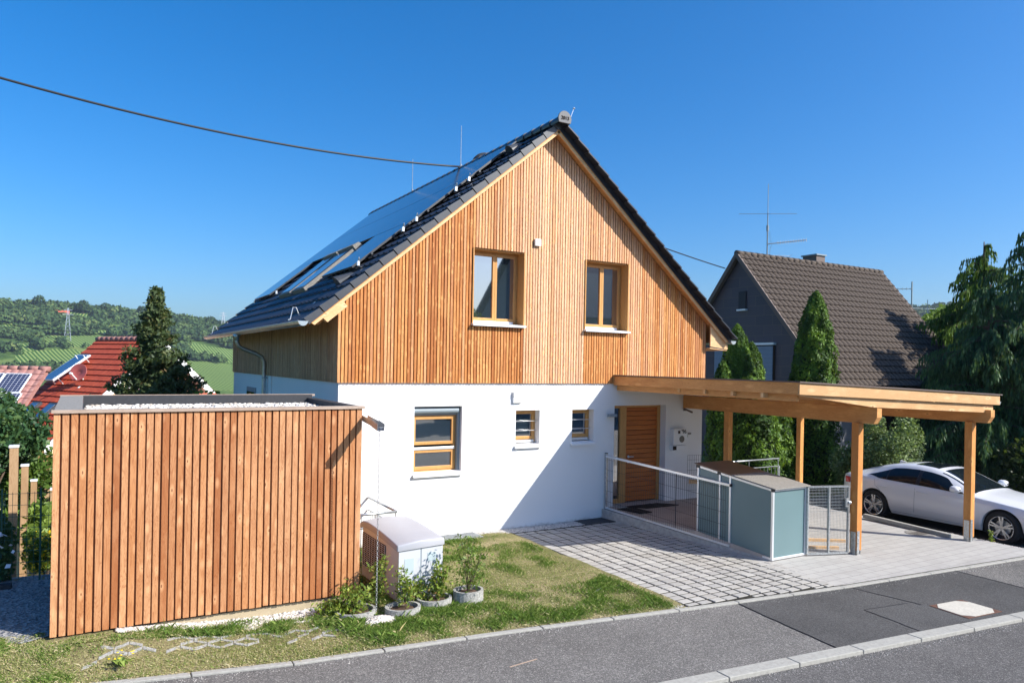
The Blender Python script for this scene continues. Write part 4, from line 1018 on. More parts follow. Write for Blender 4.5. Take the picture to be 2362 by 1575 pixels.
for i, (nm, poly, lab) in enumerate((('doormat', [(10.17, 12.34), (10.50, 11.98), (11.42, 11.98), (11.1, 12.34)], 'dark doormat right in front of the entrance door'), ('doormat', [(9.86, 12.2), (9.99, 11.62), (10.32, 11.62), (10.28, 12.2)], 'small dark mat at the porch edge beside the mesh fence'))):
    m = MB(); m.prism([(x, y, -.009) for x, y in poly], (0, 0, .016)); tag(m.build(nm, 'mat_dark'), lab, 'doormat', 'doormats on the porch')
# mesh fence on the porch edge
def wires(m, a, b, h0, h1, nx, hz, r=.0028, zfun=None):
    a = Vector(a); b = Vector(b)
    for i in range(nx + 1):
        p = a.lerp(b, i / nx); m.tube([p + Vector((0, 0, h0)), p + Vector((0, 0, h1))], r, 4, cap=False)
    for z in hz: m.tube([a + Vector((0, 0, z)), b + Vector((0, 0, z))], r, 4, cap=False)
fe = empty('mesh_fence', (9.75, 11, 0), 'wire mesh fence with a bright top rail along the porch edge', 'fence')
xf = lambda y: 9.72 + (12.5 - y) * .105
A = (xf(12.44), 12.44); B = (xf(9.35), 9.35)
za, zb2 = 1.13, .965
m = MB(); m.bar((A[0], A[1], za - .02), (B[0] + .01, B[1] - .1, zb2 - .02), .05, .045); m.bar((A[0], A[1], .0), (B[0] + .01, B[1] - .1, -.15), .045, .035)
m.build('rail', 'aluminium', fe, bevel=.003)
m = MB(); nv = 62
for i in range(nv + 1):
    t = i / nv; x = A[0] + (B[0] - A[0]) * t; y = A[1] + (B[1] - A[1]) * t; m.tube([(x, y, -.15 * t + .01), (x, y, za - .03 - (za - zb2) * t)], .0026, 4, cap=False)
for k in range(5):
    h = .12 + k * .225; m.tube([(A[0] + .004, A[1], h + .02), (B[0] + .004, B[1], h - .14)], .0032, 4, cap=False)
t = .62; m.tube([(A[0] + (B[0] - A[0]) * t + .02, A[1] + (B[1] - A[1]) * t, -.09), (A[0] + (B[0] - A[0]) * t + .02, A[1] + (B[1] - A[1]) * t, 1.0)], .008, 5)
m.build('wire_mesh', 'black_metal', fe)
m = MB(); m.box(A[0] - .022, A[0] + .022, A[1] - .02, A[1] + .025, -.02, 1.165); m.build('post', 'galvanised', fe); m = MB(); m.box(A[0] - .024, A[0] + .024, A[1] - .022, A[1] + .027, 1.165, 1.18); m.box(B[0] - .015, B[0] + .035, B[1] - .118, B[1] - .10, zb2 - .045, zb2 + .005); m.build('end_cap', 'black_metal', fe)
# second mesh panel by the corner of the house
fe = empty('mesh_fence', (12.2, 12.2, 0), 'dark wire mesh panel beside the house corner behind the bin boxes', 'fence')
m = MB(); wires(m, (12.03, 12.36, 0), (12.62, 12.20, 0), 0, 1.03, 11, (.0, .22, .45, .68, .92, 1.03), .003); m.build('wire_mesh', 'black_metal', fe)
m = MB(); m.cr = .3; m.bar((12.02, 12.30, .43), (12.62, 12.14, .40), .03, .09); m.build('wooden_slat', 'beam_x', fe)
# bin enclosure
bn = empty('bin_shelter', (10.6, 9.2, -.236), 'grey-blue panelled aluminium bin shelter with a sloping brown lid under the carport', 'bin shelter')
bx = lambda y: 10.15 - .09 * (y - 8.38); bz = lambda y: 1.0 + .135 * (y - 8.38)
Y0b, Y1b, BW = 8.38, 10.02, .86
def alu_v(m, x, y, z0, z1, s=.04): m.box(x - s / 2, x + s / 2, y - s / 2, y + s / 2, z0, z1)
m = MB()
for y in (8.40, 9.27, 9.50, 10.0): alu_v(m, bx(y) + .02, y, -.22, bz(y) - .02)
for y in (8.40, 10.0): alu_v(m, bx(y) + BW, y, -.22, bz(y) - .02)
for z0, z1 in ((bz(Y0b) - .025, bz(Y1b) - .025), (-.20, -.10)):
    m.bar((bx(Y0b) + .02, Y0b, z0), (bx(Y1b) + .02, Y1b, z1), .038, .038); m.bar((bx(Y0b) + BW, Y0b, z0), (bx(Y1b) + BW, Y1b, z1), .038, .038)
for z in (bz(8.4) - .025, -.20): m.bar((bx(8.4) + .02, 8.40, z), (bx(8.4) + BW, 8.40, z), .038, .038)
m.build('frame', 'aluminium', bn, bevel=.003)
m = MB()
for y0, y1 in ((8.42, 9.25), (9.29, 9.48), (9.52, 9.98)):
    m.hexa([(bx(y0) + .018, y0, -.19), (bx(y0) + .024, y0, -.19), (bx(y1) + .024, y1, -.11), (bx(y1) + .018, y1, -.11), (bx(y0) + .018, y0, bz(y0) - .04), (bx(y0) + .024, y0, bz(y0) - .04), (bx(y1) + .024, y1, bz(y1) - .04), (bx(y1) + .018, y1, bz(y1) - .04)])
m.build('side_panel', 'blue_panel', bn)
m = MB(); m.box(bx(8.4) + .04, bx(8.4) + BW - .02, 8.398, 8.404, -.18, bz(8.4) - .045); m.build('front_panel', 'blue_panel', bn)
m = MB(); m.box(bx(8.4) + BW - .004, bx(8.4) + BW + .004, 8.42, 9.98, -.18, 1.0); m.build('back_panel', 'blue_panel', bn)
m = MB()
for dx in (0, .03, .06):
    for dz in (0, .035, .07): m.lathe((bx(8.4) + .12 + dx, 8.398, -.02 + dz), [(.005, 0), (.005, .002)], 6, (0, -1, 0))
m.build('vent_holes', 'shutter_grey', bn)
for (y0, y1, mt) in ((8.33, 9.23, 'bitumen_sunlit_lid'), (9.235, 10.08, 'lid_brown')):  # front lid paler than the rear: its sunlight is put into the colour
    m = MB(); zz = lambda y: bz(y) + .003
    m.hexa([(bx(y0) - .01, y0, zz(y0)), (bx(y0) + BW + .06, y0, zz(y0)), (bx(y1) + BW + .06, y1, zz(y1)), (bx(y1) - .01, y1, zz(y1)), (bx(y0) - .01, y0, zz(y0) + .018), (bx(y0) + BW + .06, y0, zz(y0) + .018), (bx(y1) + BW + .06, y1, zz(y1) + .018), (bx(y1) - .01, y1, zz(y1) + .018)])
    m.build('lid', mt, bn, bevel=.004)
for y in (8.40, 9.50, 9.98): m = MB(); m.box(bx(y) - .004, bx(y) + .05, y - .025, y + .07 if y > 9 else y + .02, bz(y) - .05, bz(y) + .0); m.build('hinge', 'black_metal', bn)
# gate
gt = empty('mesh_gate', (11.45, 8.2, -.236), 'galvanised mesh gate between the bin shelter and the carport post', 'gate')
GA, GB = Vector((11.03, 8.36, 0)), Vector((11.80, 8.10, 0)); gd = (GB - GA)
m = MB()
for t in (0, .52, 1): p = GA + gd * t; m.bar(p + Vector((0, 0, -.20)), p + Vector((0, 0, .985)), .035, .035, (1, 0, 0))
for z in (-.20, .985): m.bar(GA + Vector((0, 0, z)), GB + Vector((0, 0, z)), .035, .035)
m.build('frame', 'galvanised', gt)
m = MB()
for i in range(1, 28):
    p = GA + gd * (i / 28); m.tube([p + Vector((0, 0, -.19)), p + Vector((0, 0, .97))], .0024, 4, cap=False)
for k in range(8): z = .93 - k * .055; m.tube([GA + Vector((0, .004, z)), GB + Vector((0, .004, z))], .0045, 4, cap=False)
for z in (.2, .0, -.12): m.tube([GA + Vector((0, .004, z)), GB + Vector((0, .004, z))], .0028, 4, cap=False)
m.build('wire_mesh', 'galvanised', gt)
m = MB(); p = GB - gd * .04; m.box(p.x - .05, p.x + .03, p.y - .03, p.y + .0, .62, .78); m.lathe((p.x + .02, p.y - .03, .70), [(.028, 0), (.03, .03), (.0, .05)], 12, (0, -1, 0)); m.build('lock', 'galvanised', gt)
# timber edging behind the gate
for k, (x0, y0, x1, y1) in enumerate(((11.15, 9.7, 12.6, 8.7), (11.1, 8.95, 12.0, 8.42))):
    m = MB(); m.cr = .3; m.bar((x0, y0, -.21), (x1, y1, -.21), .06, .05); tag(m.build('timber_edging', 'beam_x'), ('longer far' if k == 0 else 'shorter near') + ' timber edging strip on the paving behind the mesh gate', 'edging', 'timber edging behind the gate')
# drain, edging strip
m = MB(); m.lathe((14.70, 8.46, -.238), [(.0, .012), (.27, .012), (.29, .006), (.29, 0)], 32); 
dr = m.build('drain_cover', 'bitumen_sunlit_lid'); tag(dr, 'round cast drain cover in the pale driveway paving', 'drain cover')
m = MB()
for k in range(9): m.box(14.47 + k * .052, 14.49 + k * .052, 8.34, 8.58, -.227, -.224)
m.build('slot', 'gap_dark', dr)
m = MB(); m.cr = .4; m.bar((15.0, 9.9, -.17), (14.88, 7.95, -.205), .10, .09); tag(m.build('edging_strip', 'kerb_concrete', bevel=.01), 'concrete edging strip between the driveway paving and the parked car', 'edging')
# railings
def railing(root, a, b, ztop, zlow, zb_, n, post=True):
    a = Vector(a); b = Vector(b)
    m = MB(); m.tube([a + Vector((0, 0, ztop)), b + Vector((0, 0, ztop))], .021, 10); m.tube([a + Vector((0, 0, zlow)), b + Vector((0, 0, zlow))], .014, 8); m.build('handrail', 'galvanised', root, smooth=True)
    m = MB()
    for i in range(1, n): p = a.lerp(b, i / n); m.tube([p + Vector((0, 0, zb_)), p + Vector((0, 0, zlow))], .006, 6)
    m.build('baluster', 'galvanised', root)
    if post:
        m = MB(); m.box(b.x - .03, b.x + .03, b.y - .02, b.y + .02, zb_ - .3, zlow + .01); m.tube([b + Vector((-.02, 0, zlow)), b + Vector((-.02, 0, ztop))], .01, 8); m.tube([a.lerp(b, .6) + Vector((0, 0, zlow)), a.lerp(b, .6) + Vector((0, 0, ztop))], .008, 8); m.build('post', 'galvanised', root)
rl = empty('stair_railing', (14.8, 12.9, -.2), 'metal stair railing in front of the dark hedges behind the bin shelter', 'railing')
railing(rl, (13.0, 12.9, 0), (15.82, 12.9, 0), .70, .50, -.15, 20)
rl = empty('stair_railing', (4.3, 11.1, -.24), 'metal stair railing against the white wall behind the heat pump', 'railing')
railing(rl, (3.5, 11.1, 0), (4.40, 11.1, 0), .62, .40, -.2, 9); railing(rl, (4.40, 12.48, 0), (4.40, 11.12, 0), .62, .40, -.2, 12, False)
# ================================================================ HEAT PUMP
ac = empty('heat_pump', (4.04, 10.0, -.24), 'white heat pump unit with a curved lid and side grille next to the shed', 'heat pump')
hx0, hx1, hy0, hy1 = 3.70, 4.38, 9.27, 10.80
m = MB(); m.prism([(hx0 + .02, hy0 + .015, -.235), (hx0 + .02, hy1 - .02, -.235), (hx0 + .02, hy1 - .02, .545), (hx0 + .02, hy0 + .9, .57), (hx0 + .02, hy0 + .4, .55), (hx0 + .02, hy0 + .015, .49)], (hx1 - hx0 - .03, 0, 0)); m.build('casing', 'ac_beige', ac, bevel=.012)
m = MB(); m.box(hx0 + .015, hx0 + .335, hy0, hy0 + .02, -.20, .505); m.box(hx0 + .35, hx1 - .005, hy0, hy0 + .02, -.20, .505); m.box(hx1 - .012, hx1 - .004, hy0 + .01, hy1, -.2, .5); m.build('front_panel', 'ac_panel', ac, bevel=.008)
m = MB(); m.box(hx0 + .10, hx0 + .235, hy0 - .003, hy0, .14, .36); m.build('sticker', 'sticker_grey', ac); m = MB(); m.box(hx0 + .44, hx0 + .57, hy0 - .003, hy0, .29, .41); m.build('sticker', 'sticker_grey', ac)
m = MB(); m.box(hx0 + .333, hx0 + .352, hy0 + .004, hy0 + .02, -.2, .5); m.build('panel_joint', 'shutter_grey', ac)
m = MB(); n = 14; A = []; B = []
for j in range(n + 1):
    t = j / n; y = hy0 - .02 + (hy1 - hy0 + .04) * t; arch = math.sin(math.pi * .5 * min(1, t * 1.25)) * .085 - max(0, t - .8) * .2 if t < .99 else .01
    A.append((hx0 - .015, y, .555 + arch)); B.append((hx1 + .015, y, .59 + arch * .6))
low = .475
vs = A + B + [(p[0], p[1], low + (p[2] - .555) * .8) for p in A] + [(p[0], p[1], low + .03 + (p[2] - .59) * .5) for p in B]
k = n + 1
mid = [((a_[0] + b_[0]) / 2, a_[1], (a_[2] + b_[2]) / 2 + .028) for a_, b_ in zip(A, B)]
vs += mid
fs = [(j, 4 * k + j, 4 * k + j + 1, j + 1) for j in range(n)] + [(4 * k + j, k + j, k + j + 1, 4 * k + j + 1) for j in range(n)] + [(2 * k + j, j, j + 1, 2 * k + j + 1) for j in range(n)] + [(k + j, 3 * k + j, 3 * k + j + 1, k + j + 1) for j in range(n)] + [(0, 2 * k, 3 * k, k, 4 * k), (n, 4 * k + n, k + n, 3 * k + n, 2 * k + n)]
m.add(vs, fs); o = m.build('lid', 'ac_white', ac, bevel=.018, smooth=True)
m = MB()
m.box(hx0 + .008, hx0 + .016, 9.78, 10.72, -.05, .44); m.build('grille_back', 'gap_dark', ac)
m = MB()
for j in range(17): m.box(hx0 - .004, hx0 + .002, 9.76, 10.74, -.05 + j * .030, -.0465 + j * .030)
for j in range(10): m.box(hx0 - .002, hx0 + .004, 9.78 + j * .104, 9.786 + j * .104, -.05, .44)
m.build('grille', 'ac_beige', ac)
# planters
def planter(x, y, r, ztop, lab):
    t = empty('planter_ring', (x, y, -.24), lab, 'planter', 'rounded concrete planter rings'); m = MB(); n = 24
    pts = [(r * (1 + .08 * math.cos(2 * a)), 0) for a in [2 * math.pi * j / n for j in range(n)]]
    for k in range(n):
        a0, a1 = 2 * math.pi * k / n, 2 * math.pi * (k + 1) / n; r0, r1 = pts[k][0], pts[(k + 1) % n][0]; w = .035
        q = [(x + r0 * math.cos(a0), y + r0 * math.sin(a0)), (x + r1 * math.cos(a1), y + r1 * math.sin(a1)), (x + (r1 - w) * math.cos(a1), y + (r1 - w) * math.sin(a1)), (x + (r0 - w) * math.cos(a0), y + (r0 - w) * math.sin(a0))]
        m.hexa([(a, b, -.3) for a, b in q] + [(a, b, ztop) for a, b in q])
    m.build('ring', 'planter_concrete', t)
    m = MB(); m.lathe((x, y, ztop - .06), [(r - .02, 0), (r - .05, .015), (0, .02)], 20); m.build('soil', 'soil', t); return t
PL = [(4.60, 8.90, .20, -.06, 'tall speckled concrete planter ring at the right end of the row'), (4.12, 8.98, .23, -.12, 'concrete planter ring in front of the white doors of the heat pump'), (3.62, 8.86, .22, -.13, 'concrete planter ring next to the rain chain'), (3.05, 9.08, .25, -.15, 'concrete planter ring half buried in leaves at the shed corner')]
for q in PL: planter(*q)
# ================================================================ CAR  (nose towards -Y), local s from nose
car = empty('parked_car', (17.2, 9.1, -.47), 'white four-door coupe-like hatchback parked beside the carport', 'car')
CXc, CYf, CZ = 17.23, 6.83, -.47
W_ = [(0, .60), (.06, .70), (.18, .80), (.4, .865), (.8, .905), (1.4, .925), (3.4, .925), (4.0, .905), (4.35, .86), (4.6, .77), (4.71, .62)]
TOP = [(0, .55), (.05, .66), (.25, .765), (.6, .85), (1.0, .905), (1.35, .945), (1.5, .975), (1.75, 1.10), (2.0, 1.22), (2.25, 1.315), (2.5, 1.365), (2.8, 1.385), (3.1, 1.375), (3.4, 1.335), (3.7, 1.27), (4.0, 1.18), (4.3, 1.085), (4.5, 1.03), (4.62, 1.00), (4.68, .86), (4.71, .70)]
SHO = [(0, .52), (.05, .62), (.25, .71), (.6, .775), (1.0, .82), (1.5, .865), (2.2, .90), (3.0, .925), (3.6, .945), (4.2, .96), (4.5, .95), (4.62, .93), (4.68, .80), (4.71, .66)]
def smooth_tab(tab, x):
    e = .06; return (lerp_tab(tab, x - e) + 2 * lerp_tab(tab, x) + lerp_tab(tab, x + e)) / 4 if .06 < x < 4.65 else lerp_tab(tab, x)
WF, WR, WRAD = .90, 3.71, .335
def low(s):
    z = .20 if .4 < s < 4.3 else .20 + .05 * min(1, abs(s - (.4 if s < 1 else 4.3)) / .4)
    for c in (WF, WR):
        d = abs(s - c)
        if d < .385: z = max(z, .335 + math.sqrt(.385 ** 2 - d * d) - .0)
    return z
def section(s):
    w, zt, zs = smooth_tab(W_, s), smooth_tab(TOP, s), smooth_tab(SHO, s); lo = low(s)
    gh = sstep(1.45, 2.2, s) * (1 - sstep(3.9, 4.55, s))  # greenhouse amount
    zs_ = max(zs, lo + .02)
    pts = [(w * .90, lo), (w * .985, max(lo, min(zs_ - .01, .30))), (w * 1.0, max(lo + .004, .46)), (w * 1.0, max(lo + .01, .60)), (w * .985, max(lo + .015, zs_ - .10)), (w * .955, zs_), (w * .925, zs_ + .02)]
    rz_ = zt - .05 - .03 * gh
    xr = w * (.80 - .17 * gh)
    for k in (1, 2, 3, 4):
        t = k / 4; x = w * .925 + (xr - w * .925) * t; z = zs_ + .02 + (max(rz_, zs_ + .03) - zs_ - .02) * t
        x += .03 * gh * math.sin(math.pi * t); pts.append((x, z))
    pts += [(xr * .85, zt - .025), (xr * .5, zt - .007), (0, zt)]
    return pts
ss = sorted({round(x, 4) for x in list(np.arange(0, 4.711, .05)) + [.02, .08, .12, 4.66, 4.69, 4.71] + [WF - .384, WF + .384, WR - .384, WR + .384]})
secs = [section(s) for s in ss]; k = len(secs[0])
V = []; F = []
for s, sc in zip(ss, secs):
    for (x, z) in sc: V.append((CXc - x, CYf + s, CZ + z))
    for (x, z) in sc[:-1]: V.append((CXc + x, CYf + s, CZ + z))
st = 2 * k - 1
for i in range(len(ss) - 1):
    for j in range(k - 1):
        F.append((i * st + j, i * st + j + 1, (i + 1) * st + j + 1, (i + 1) * st + j))
        a = k + j; b = k + j + 1 if j < k - 2 else k - 1
        F.append((i * st + a, (i + 1) * st + a, (i + 1) * st + b, i * st + b))
m = MB(); m.add(V, F)
for i in (0, len(ss) - 1):
    ring = [i * st + j for j in range(k)] + [i * st + k + j for j in range(k - 2, -1, -1)]
    m.f.append(tuple(ring)); m.r.append(.5); m.w.append(0); m.m.append(0)
body = m.build('body', 'car_white', car, smooth=True)
m = MB(); m.box(CXc - .80, CXc + .80, CYf + .3, CYf + 4.45, CZ + .19, CZ + .62); m.build('underbody', 'black_rubber', car)
def side_pt(s, t, side=-1, off=.006):
    sc = section(s); P = sc[6:11]
    u = t * 4; i = min(3, int(u)); f = u - i
    x = P[i][0] + (P[i + 1][0] - P[i][0]) * f; z = P[i][1] + (P[i + 1][1] - P[i][1]) * f
    return (CXc + side * (x + off), CYf + s, CZ + z + off * .3)
def side_glass(name, s0, s1, tl, th, mat='car_glass', off=.006, n=18):
    for sd in (-1, 1):
        m = MB(); vs = []
        for i in range(n + 1):
            s = s0 + (s1 - s0) * i / n; a, b = tl(s), th(s)
            for q in range(5): vs.append(side_pt(s, a + (b - a) * q / 4, sd, off))
        fs = [(i * 5 + q, i * 5 + q + 1, (i + 1) * 5 + q + 1, (i + 1) * 5 + q) for i in range(n) for q in range(4)]
        m.add(vs, fs); m.build(name, mat, car, smooth=True)
hi = lambda s: .90
# front edge of the window follows the A pillar, rear edge ends in a point
thf = lambda s: max(.02, min(.90, (s - 1.62) / .50 * .9))
thr = lambda s: max(.02, min(.90, .90 if s < 3.35 else .90 - (s - 3.35) / .58 * .55))
tlr = lambda s: 0.02 if s < 3.62 else min(.34, .02 + (s - 3.62) / .31 * .33)
side_glass('side_window', 1.64, 2.66, lambda s: .02, thf)
side_glass('side_window', 2.74, 3.93, tlr, lambda s: max(tlr(s) + .01, thr(s)), n=24)
side_glass('window_pillar', 2.66, 2.74, lambda s: .02, hi, 'black_metal', .005, 2)
side_glass('window_pillar', 3.42, 3.45, lambda s: .02, thr, 'black_metal', .008, 2)
def top_sheet(name, s0, s1, f, mat, off=.006, n=14, yn=10):
    m = MB(); vs = []
    for i in range(n + 1):
        s = s0 + (s1 - s0) * i / n; sc = section(s); P = [sc[11], sc[12], sc[13]] if True else sc
        P = sc[10:]; hw = f(s)
        xs_ = [p[0] for p in P][::-1]; zs_ = [p[1] for p in P][::-1]
        for q in range(yn + 1):
            u = -1 + 2 * q / yn; x = abs(u) * P[0][0] * hw; z = float(np.interp(x, xs_, zs_)); vs.append((CXc + math.copysign(x, u), CYf + s, CZ + z + off))
    m.add(vs, [(i * (yn + 1) + q, i * (yn + 1) + q + 1, (i + 1) * (yn + 1) + q + 1, (i + 1) * (yn + 1) + q) for i in range(n) for q in range(yn)])
    m.build(name, mat, car, smooth=True)
top_sheet('windshield', 1.50, 2.28, lambda s: .97, 'car_glass'); top_sheet('rear_window', 3.75, 4.42, lambda s: .88, 'car_glass')
top_sheet('sunroof', 2.42, 2.95, lambda s: .80, 'car_glass', .004)
# seams
m = MB()
def seam(pts):
    for a, b in zip(pts, pts[1:]): m.bar(a, b, .007, .007)
def bodyx(s, z):
    sc = section(s)[:7]; zs_ = [p[1] for p in sc]; return float(np.interp(z, zs_, [p[0] for p in sc]))
def sidept(s, z, sd=-1, off=.0): return (CXc + sd * (bodyx(s, z) + off), CYf + s, CZ + z)
for path in ([(2.72, .93), (2.72, .6), (2.73, .26)], [(1.42, .84), (1.45, .6), (1.42, .42), (1.5, .26)], [(3.72, .94), (3.68, .80), (3.55, .7), (3.38, .5), (3.28, .26)], [(1.5, .262), (2.1, .258), (2.7, .26), (3.28, .262)]):
    q = []
    for (a, b) in zip(path, path[1:]):
        for t in range(5): q.append(sidept(a[0] + (b[0] - a[0]) * t / 5, a[1] + (b[1] - a[1]) * t / 5, off=-.0015))
    q.append(sidept(*path[-1], off=-.0015)); seam(q)
m.build('door_seam', 'shutter_grey', car)
for s in (2.55, 3.50):
    m = MB(); a = sidept(s - .10, .80, off=.012); b = sidept(s + .10, .81, off=.012); m.tube([sidept(s - .11, .80, off=.0), a, b, sidept(s + .11, .81, off=.0)], .012, 8); m.build('door_handle', 'car_white', car, smooth=True)
for z0, s0, s1 in ((.40, 1.6, 3.2), (.78, 1.2, 4.1)):
    m = MB(); q = [sidept(s0 + (s1 - s0) * t / 16, z0 + .02 * math.sin(t / 5), off=-.004) for t in range(17)]; m.tube(q, .007, 6); m.build('body_crease', 'car_white', car, smooth=True)
for sd in (-1, 1):
    m = MB(); c = Vector((CXc + sd * 1.0, CYf + 1.78, CZ + 1.00)); vs = []; n = 12
    for i, (dy, r) in enumerate(((-.10, .02), (-.08, .06), (-.03, .078), (.05, .075), (.07, .068))):
        for j in range(n): a = 2 * math.pi * j / n; vs.append(c + Vector((math.cos(a) * r * 1.45, dy, math.sin(a) * r)))
    m.add(vs, [(i * n + j, i * n + (j + 1) % n, (i + 1) * n + (j + 1) % n, (i + 1) * n + j) for i in range(4) for j in range(n)] + [tuple(4 * n + j for j in range(n))])
    mo = m.build('mirror', 'car_white', car, smooth=True)
    m = MB(); m.bar((CXc + sd * .84, CYf + 1.72, CZ + .925), (CXc + sd * .95, CYf + 1.76, CZ + .96), .05, .03); m.build('mirror_foot', 'black_metal', mo)
for sd in (-1, 1):
    m = MB(); m.hexa([(CXc + sd * .60, CYf + 4.60, CZ + .76), (CXc + sd * .865, CYf + 4.36, CZ + .76), (CXc + sd * .84, CYf + 4.5, CZ + .76), (CXc + sd * .60, CYf + 4.69, CZ + .76), (CXc + sd * .60, CYf + 4.58, CZ + .90), (CXc + sd * .87, CYf + 4.36, CZ + .90), (CXc + sd * .82, CYf + 4.52, CZ + .90), (CXc + sd * .60, CYf + 4.67, CZ + .90)]); m.build('tail_light', 'tail_red', car, bevel=.01)
    m = MB(); m.hexa([(CXc + sd * .55, CYf + .03, CZ + .55), (CXc + sd * .80, CYf + .16, CZ + .57), (CXc + sd * .82, CYf + .40, CZ + .62), (CXc + sd * .55, CYf + .2, CZ + .57), (CXc + sd * .55, CYf + .06, CZ + .66), (CXc + sd * .80, CYf + .22, CZ + .68), (CXc + sd * .835, CYf + .45, CZ + .72), (CXc + sd * .55, CYf + .2, CZ + .70)]); m.build('headlight', 'car_glass', car, bevel=.01)
m = MB(); m.prism([(CXc - .02, CYf + 3.45, CZ + 1.33), (CXc - .02, CYf + 3.62, CZ + 1.29), (CXc - .02, CYf + 3.60, CZ + 1.36)], (.04, 0, 0)); m.build('roof_antenna', 'car_white', car)
# wheels: tyre torus + five double-spoke rim
def wheel(x, s, sd):
    c = Vector((x, CYf + s, CZ + WRAD)); ax = (sd, 0, 0)
    m = MB(); m.lathe(c, [(.235, -.20), (.30, -.21), (.330, -.17), (.335, -.10), (.330, -.03), (.305, .0), (.245, -.005), (.235, -.04)], 40, ax, cap=False); w = m.build('wheel', 'black_rubber', car, smooth=True)
    m = MB(); m.lathe(c, [(.245, -.008), (.243, .004), (.225, -.002), (.222, -.06), (.215, -.15)], 40, ax, cap=False); m.lathe(c, [(.0, -.012), (.035, -.014), (.04, -.03)], 16, ax, cap=False)
    for j in range(5):
        for dd in (-.115, .115):
            a = 2 * math.pi * j / 5 + .3; p0 = Vector((0, math.cos(a + dd * 1.4), math.sin(a + dd * 1.4))) * .03; p1 = Vector((0, math.cos(a + dd * 1.25), math.sin(a + dd * 1.25))) * .232
            m.bar(c + p0 + Vector((sd * -.022, 0, 0)), c + p1 + Vector((sd * -.012, 0, 0)), .034, .03, (1, 0, 0))
    m.build('rim', 'rim_silver', w)
    m = MB(); m.lathe(c, [(.0, -.10), (.235, -.10), (.235, -.19)], 24, ax, cap=False); m.build('wheel_disc', 'black_metal', w)
    m = MB(); m.lathe(c, [(.0, -.075), (.155, -.075), (.155, -.09)], 24, ax, cap=False); m.build('brake_disc', 'galvanised', w)
for sd in (-1, 1):
    for s in (WF, WR): wheel(CXc + sd * .915, s, sd)
m = MB(); m.box(CXc - .79, CXc + .79, CYf + .35, CYf + 4.4, CZ + .5, CZ + .78); m.build('wheel_well', 'black_rubber', car)

# ================================================================ NEIGHBOUR HOUSE (brown)
nb = empty('neighbour_house', (24, 17.5, -.6), 'dark-panelled neighbour house with a steep brown tiled roof and one small attic window', 'house')
NX0, NX1 = 24.0, 34.3; NYr, NZr = 21.98, 7.98; NYe, NZe = 17.22, 2.31; NYb = 26.5
nsl = (NZr - NZe) / (NYr - NYe)
m = MB(); y0, y1 = 18.1, 25.9; zt = lambda y: NZr - nsl * abs(y - NYr) - .18
m.add([(NX0 + .25, y0, -1.5), (NX0 + .25, y1, -1.5), (NX0 + .25, y1, zt(y1)), (NX0 + .25, NYr, zt(NYr)), (NX0 + .25, y0, zt(y0))], [(4, 3, 2, 1, 0)])
m.build('gable_wall', 'gable_panels', nb)
m = MB(); m.add([(NX0 + .26, y0, -1.5), (NX1 - .3, y0, -1.5), (NX1 - .3, y0, 2.6), (NX0 + .26, y0, 2.6)], [(0, 1, 2, 3)]); m.add([(NX1 - .3, y0, -1.5), (NX1 - .3, y1, -1.5), (NX1 - .3, y1, 3), (NX1 - .3, NYr, 7.8), (NX1 - .3, y0, 3)], [(0, 1, 2, 3, 4)]); m.add([(NX0 + .26, y1, -1.5), (NX1 - .3, y1, -1.5), (NX1 - .3, y1, 3), (NX0 + .26, y1, 3)], [(3, 2, 1, 0)])
m.build('wall', 'neighbour_grey', nb)
def wave_roof(name, mat, parent, O, ux, us, L, H, pitch, course, amp, step, seg=8):
    """O ridge start, ux along ridge, us down slope; waves across, lapped courses down"""
    O = np.array(O); ux = np.array(ux); us = np.array(us); nn = np.cross(us, ux); nn /= np.linalg.norm(nn); nn *= np.sign(nn[2])
    nx = int(L / pitch * seg); nc = max(1, int(H / course))
    u = np.linspace(0, L, nx + 1); h = amp * (np.abs(np.sin(np.pi * u / pitch)) ** .8)
    V = []; F = []
    for c in range(nc):
        for (s, o) in ((c * course, 0.0), ((c + 1) * course, step)):
            V.append(O + u[:, None] * ux + us * s + (h + o)[:, None] * nn)
    V = np.concatenate(V); k = nx + 1
    for r in range(2 * nc - 1):
        a = np.arange(nx) + r * k; F.append(np.stack([a, a + 1, a + k + 1, a + k], 1))
    return np_mesh(name, V, np.concatenate(F), mat, parent)
nl = math.hypot(NYr - NYe, NZr - NZe)
rf = wave_roof('roof', 'tile_brown', nb, (NX0, NYr, NZr), (1, 0, 0), (0, -(NYr - NYe) / nl, -(NZr - NZe) / nl), NX1 - NX0, nl, .30, .345, .075, .045, 8)
m = MB(); m.add([(NX0, NYr, NZr), (NX1, NYr, NZr), (NX1, NYb, NZe), (NX0, NYb, NZe)], [(0, 1, 2, 3)]); m.add([(NX0, NYr, NZr - .06), (NX1, NYr, NZr - .06), (NX1, NYe, NZe - .06), (NX0, NYe, NZe - .06)], [(0, 1, 2, 3)]); m.build('roof_underlay', 'tile_brown', nb)
for (ye) in (NYe, NYb):
    m = MB(); m.prism([(NX0 - .03, NYr, NZr + .10), (NX0 - .03, ye, NZe + .06), (NX0 - .03, ye, NZe - .20), (NX0 - .03, NYr, NZr - .16)], (.20, 0, 0)); m.build('verge_board', 'chimney_brown', nb)
m = MB(); m.prism([(NX1 - .1, NYr, NZr + .10), (NX1 - .1, NYe, NZe + .06), (NX1 - .1, NYe, NZe - .18), (NX1 - .1, NYr, NZr - .16)], (.16, 0, 0))
m.build('verge_board', 'chimney_brown', nb)
m = MB()
for k in range(26): m.lathe((NX0 + k * .398, NYr, NZr + .03), [(.13, 0), (.115, .42)], 10, (1, 0, 0))
m.build('ridge_tile', 'tile_brown', nb, smooth=True)
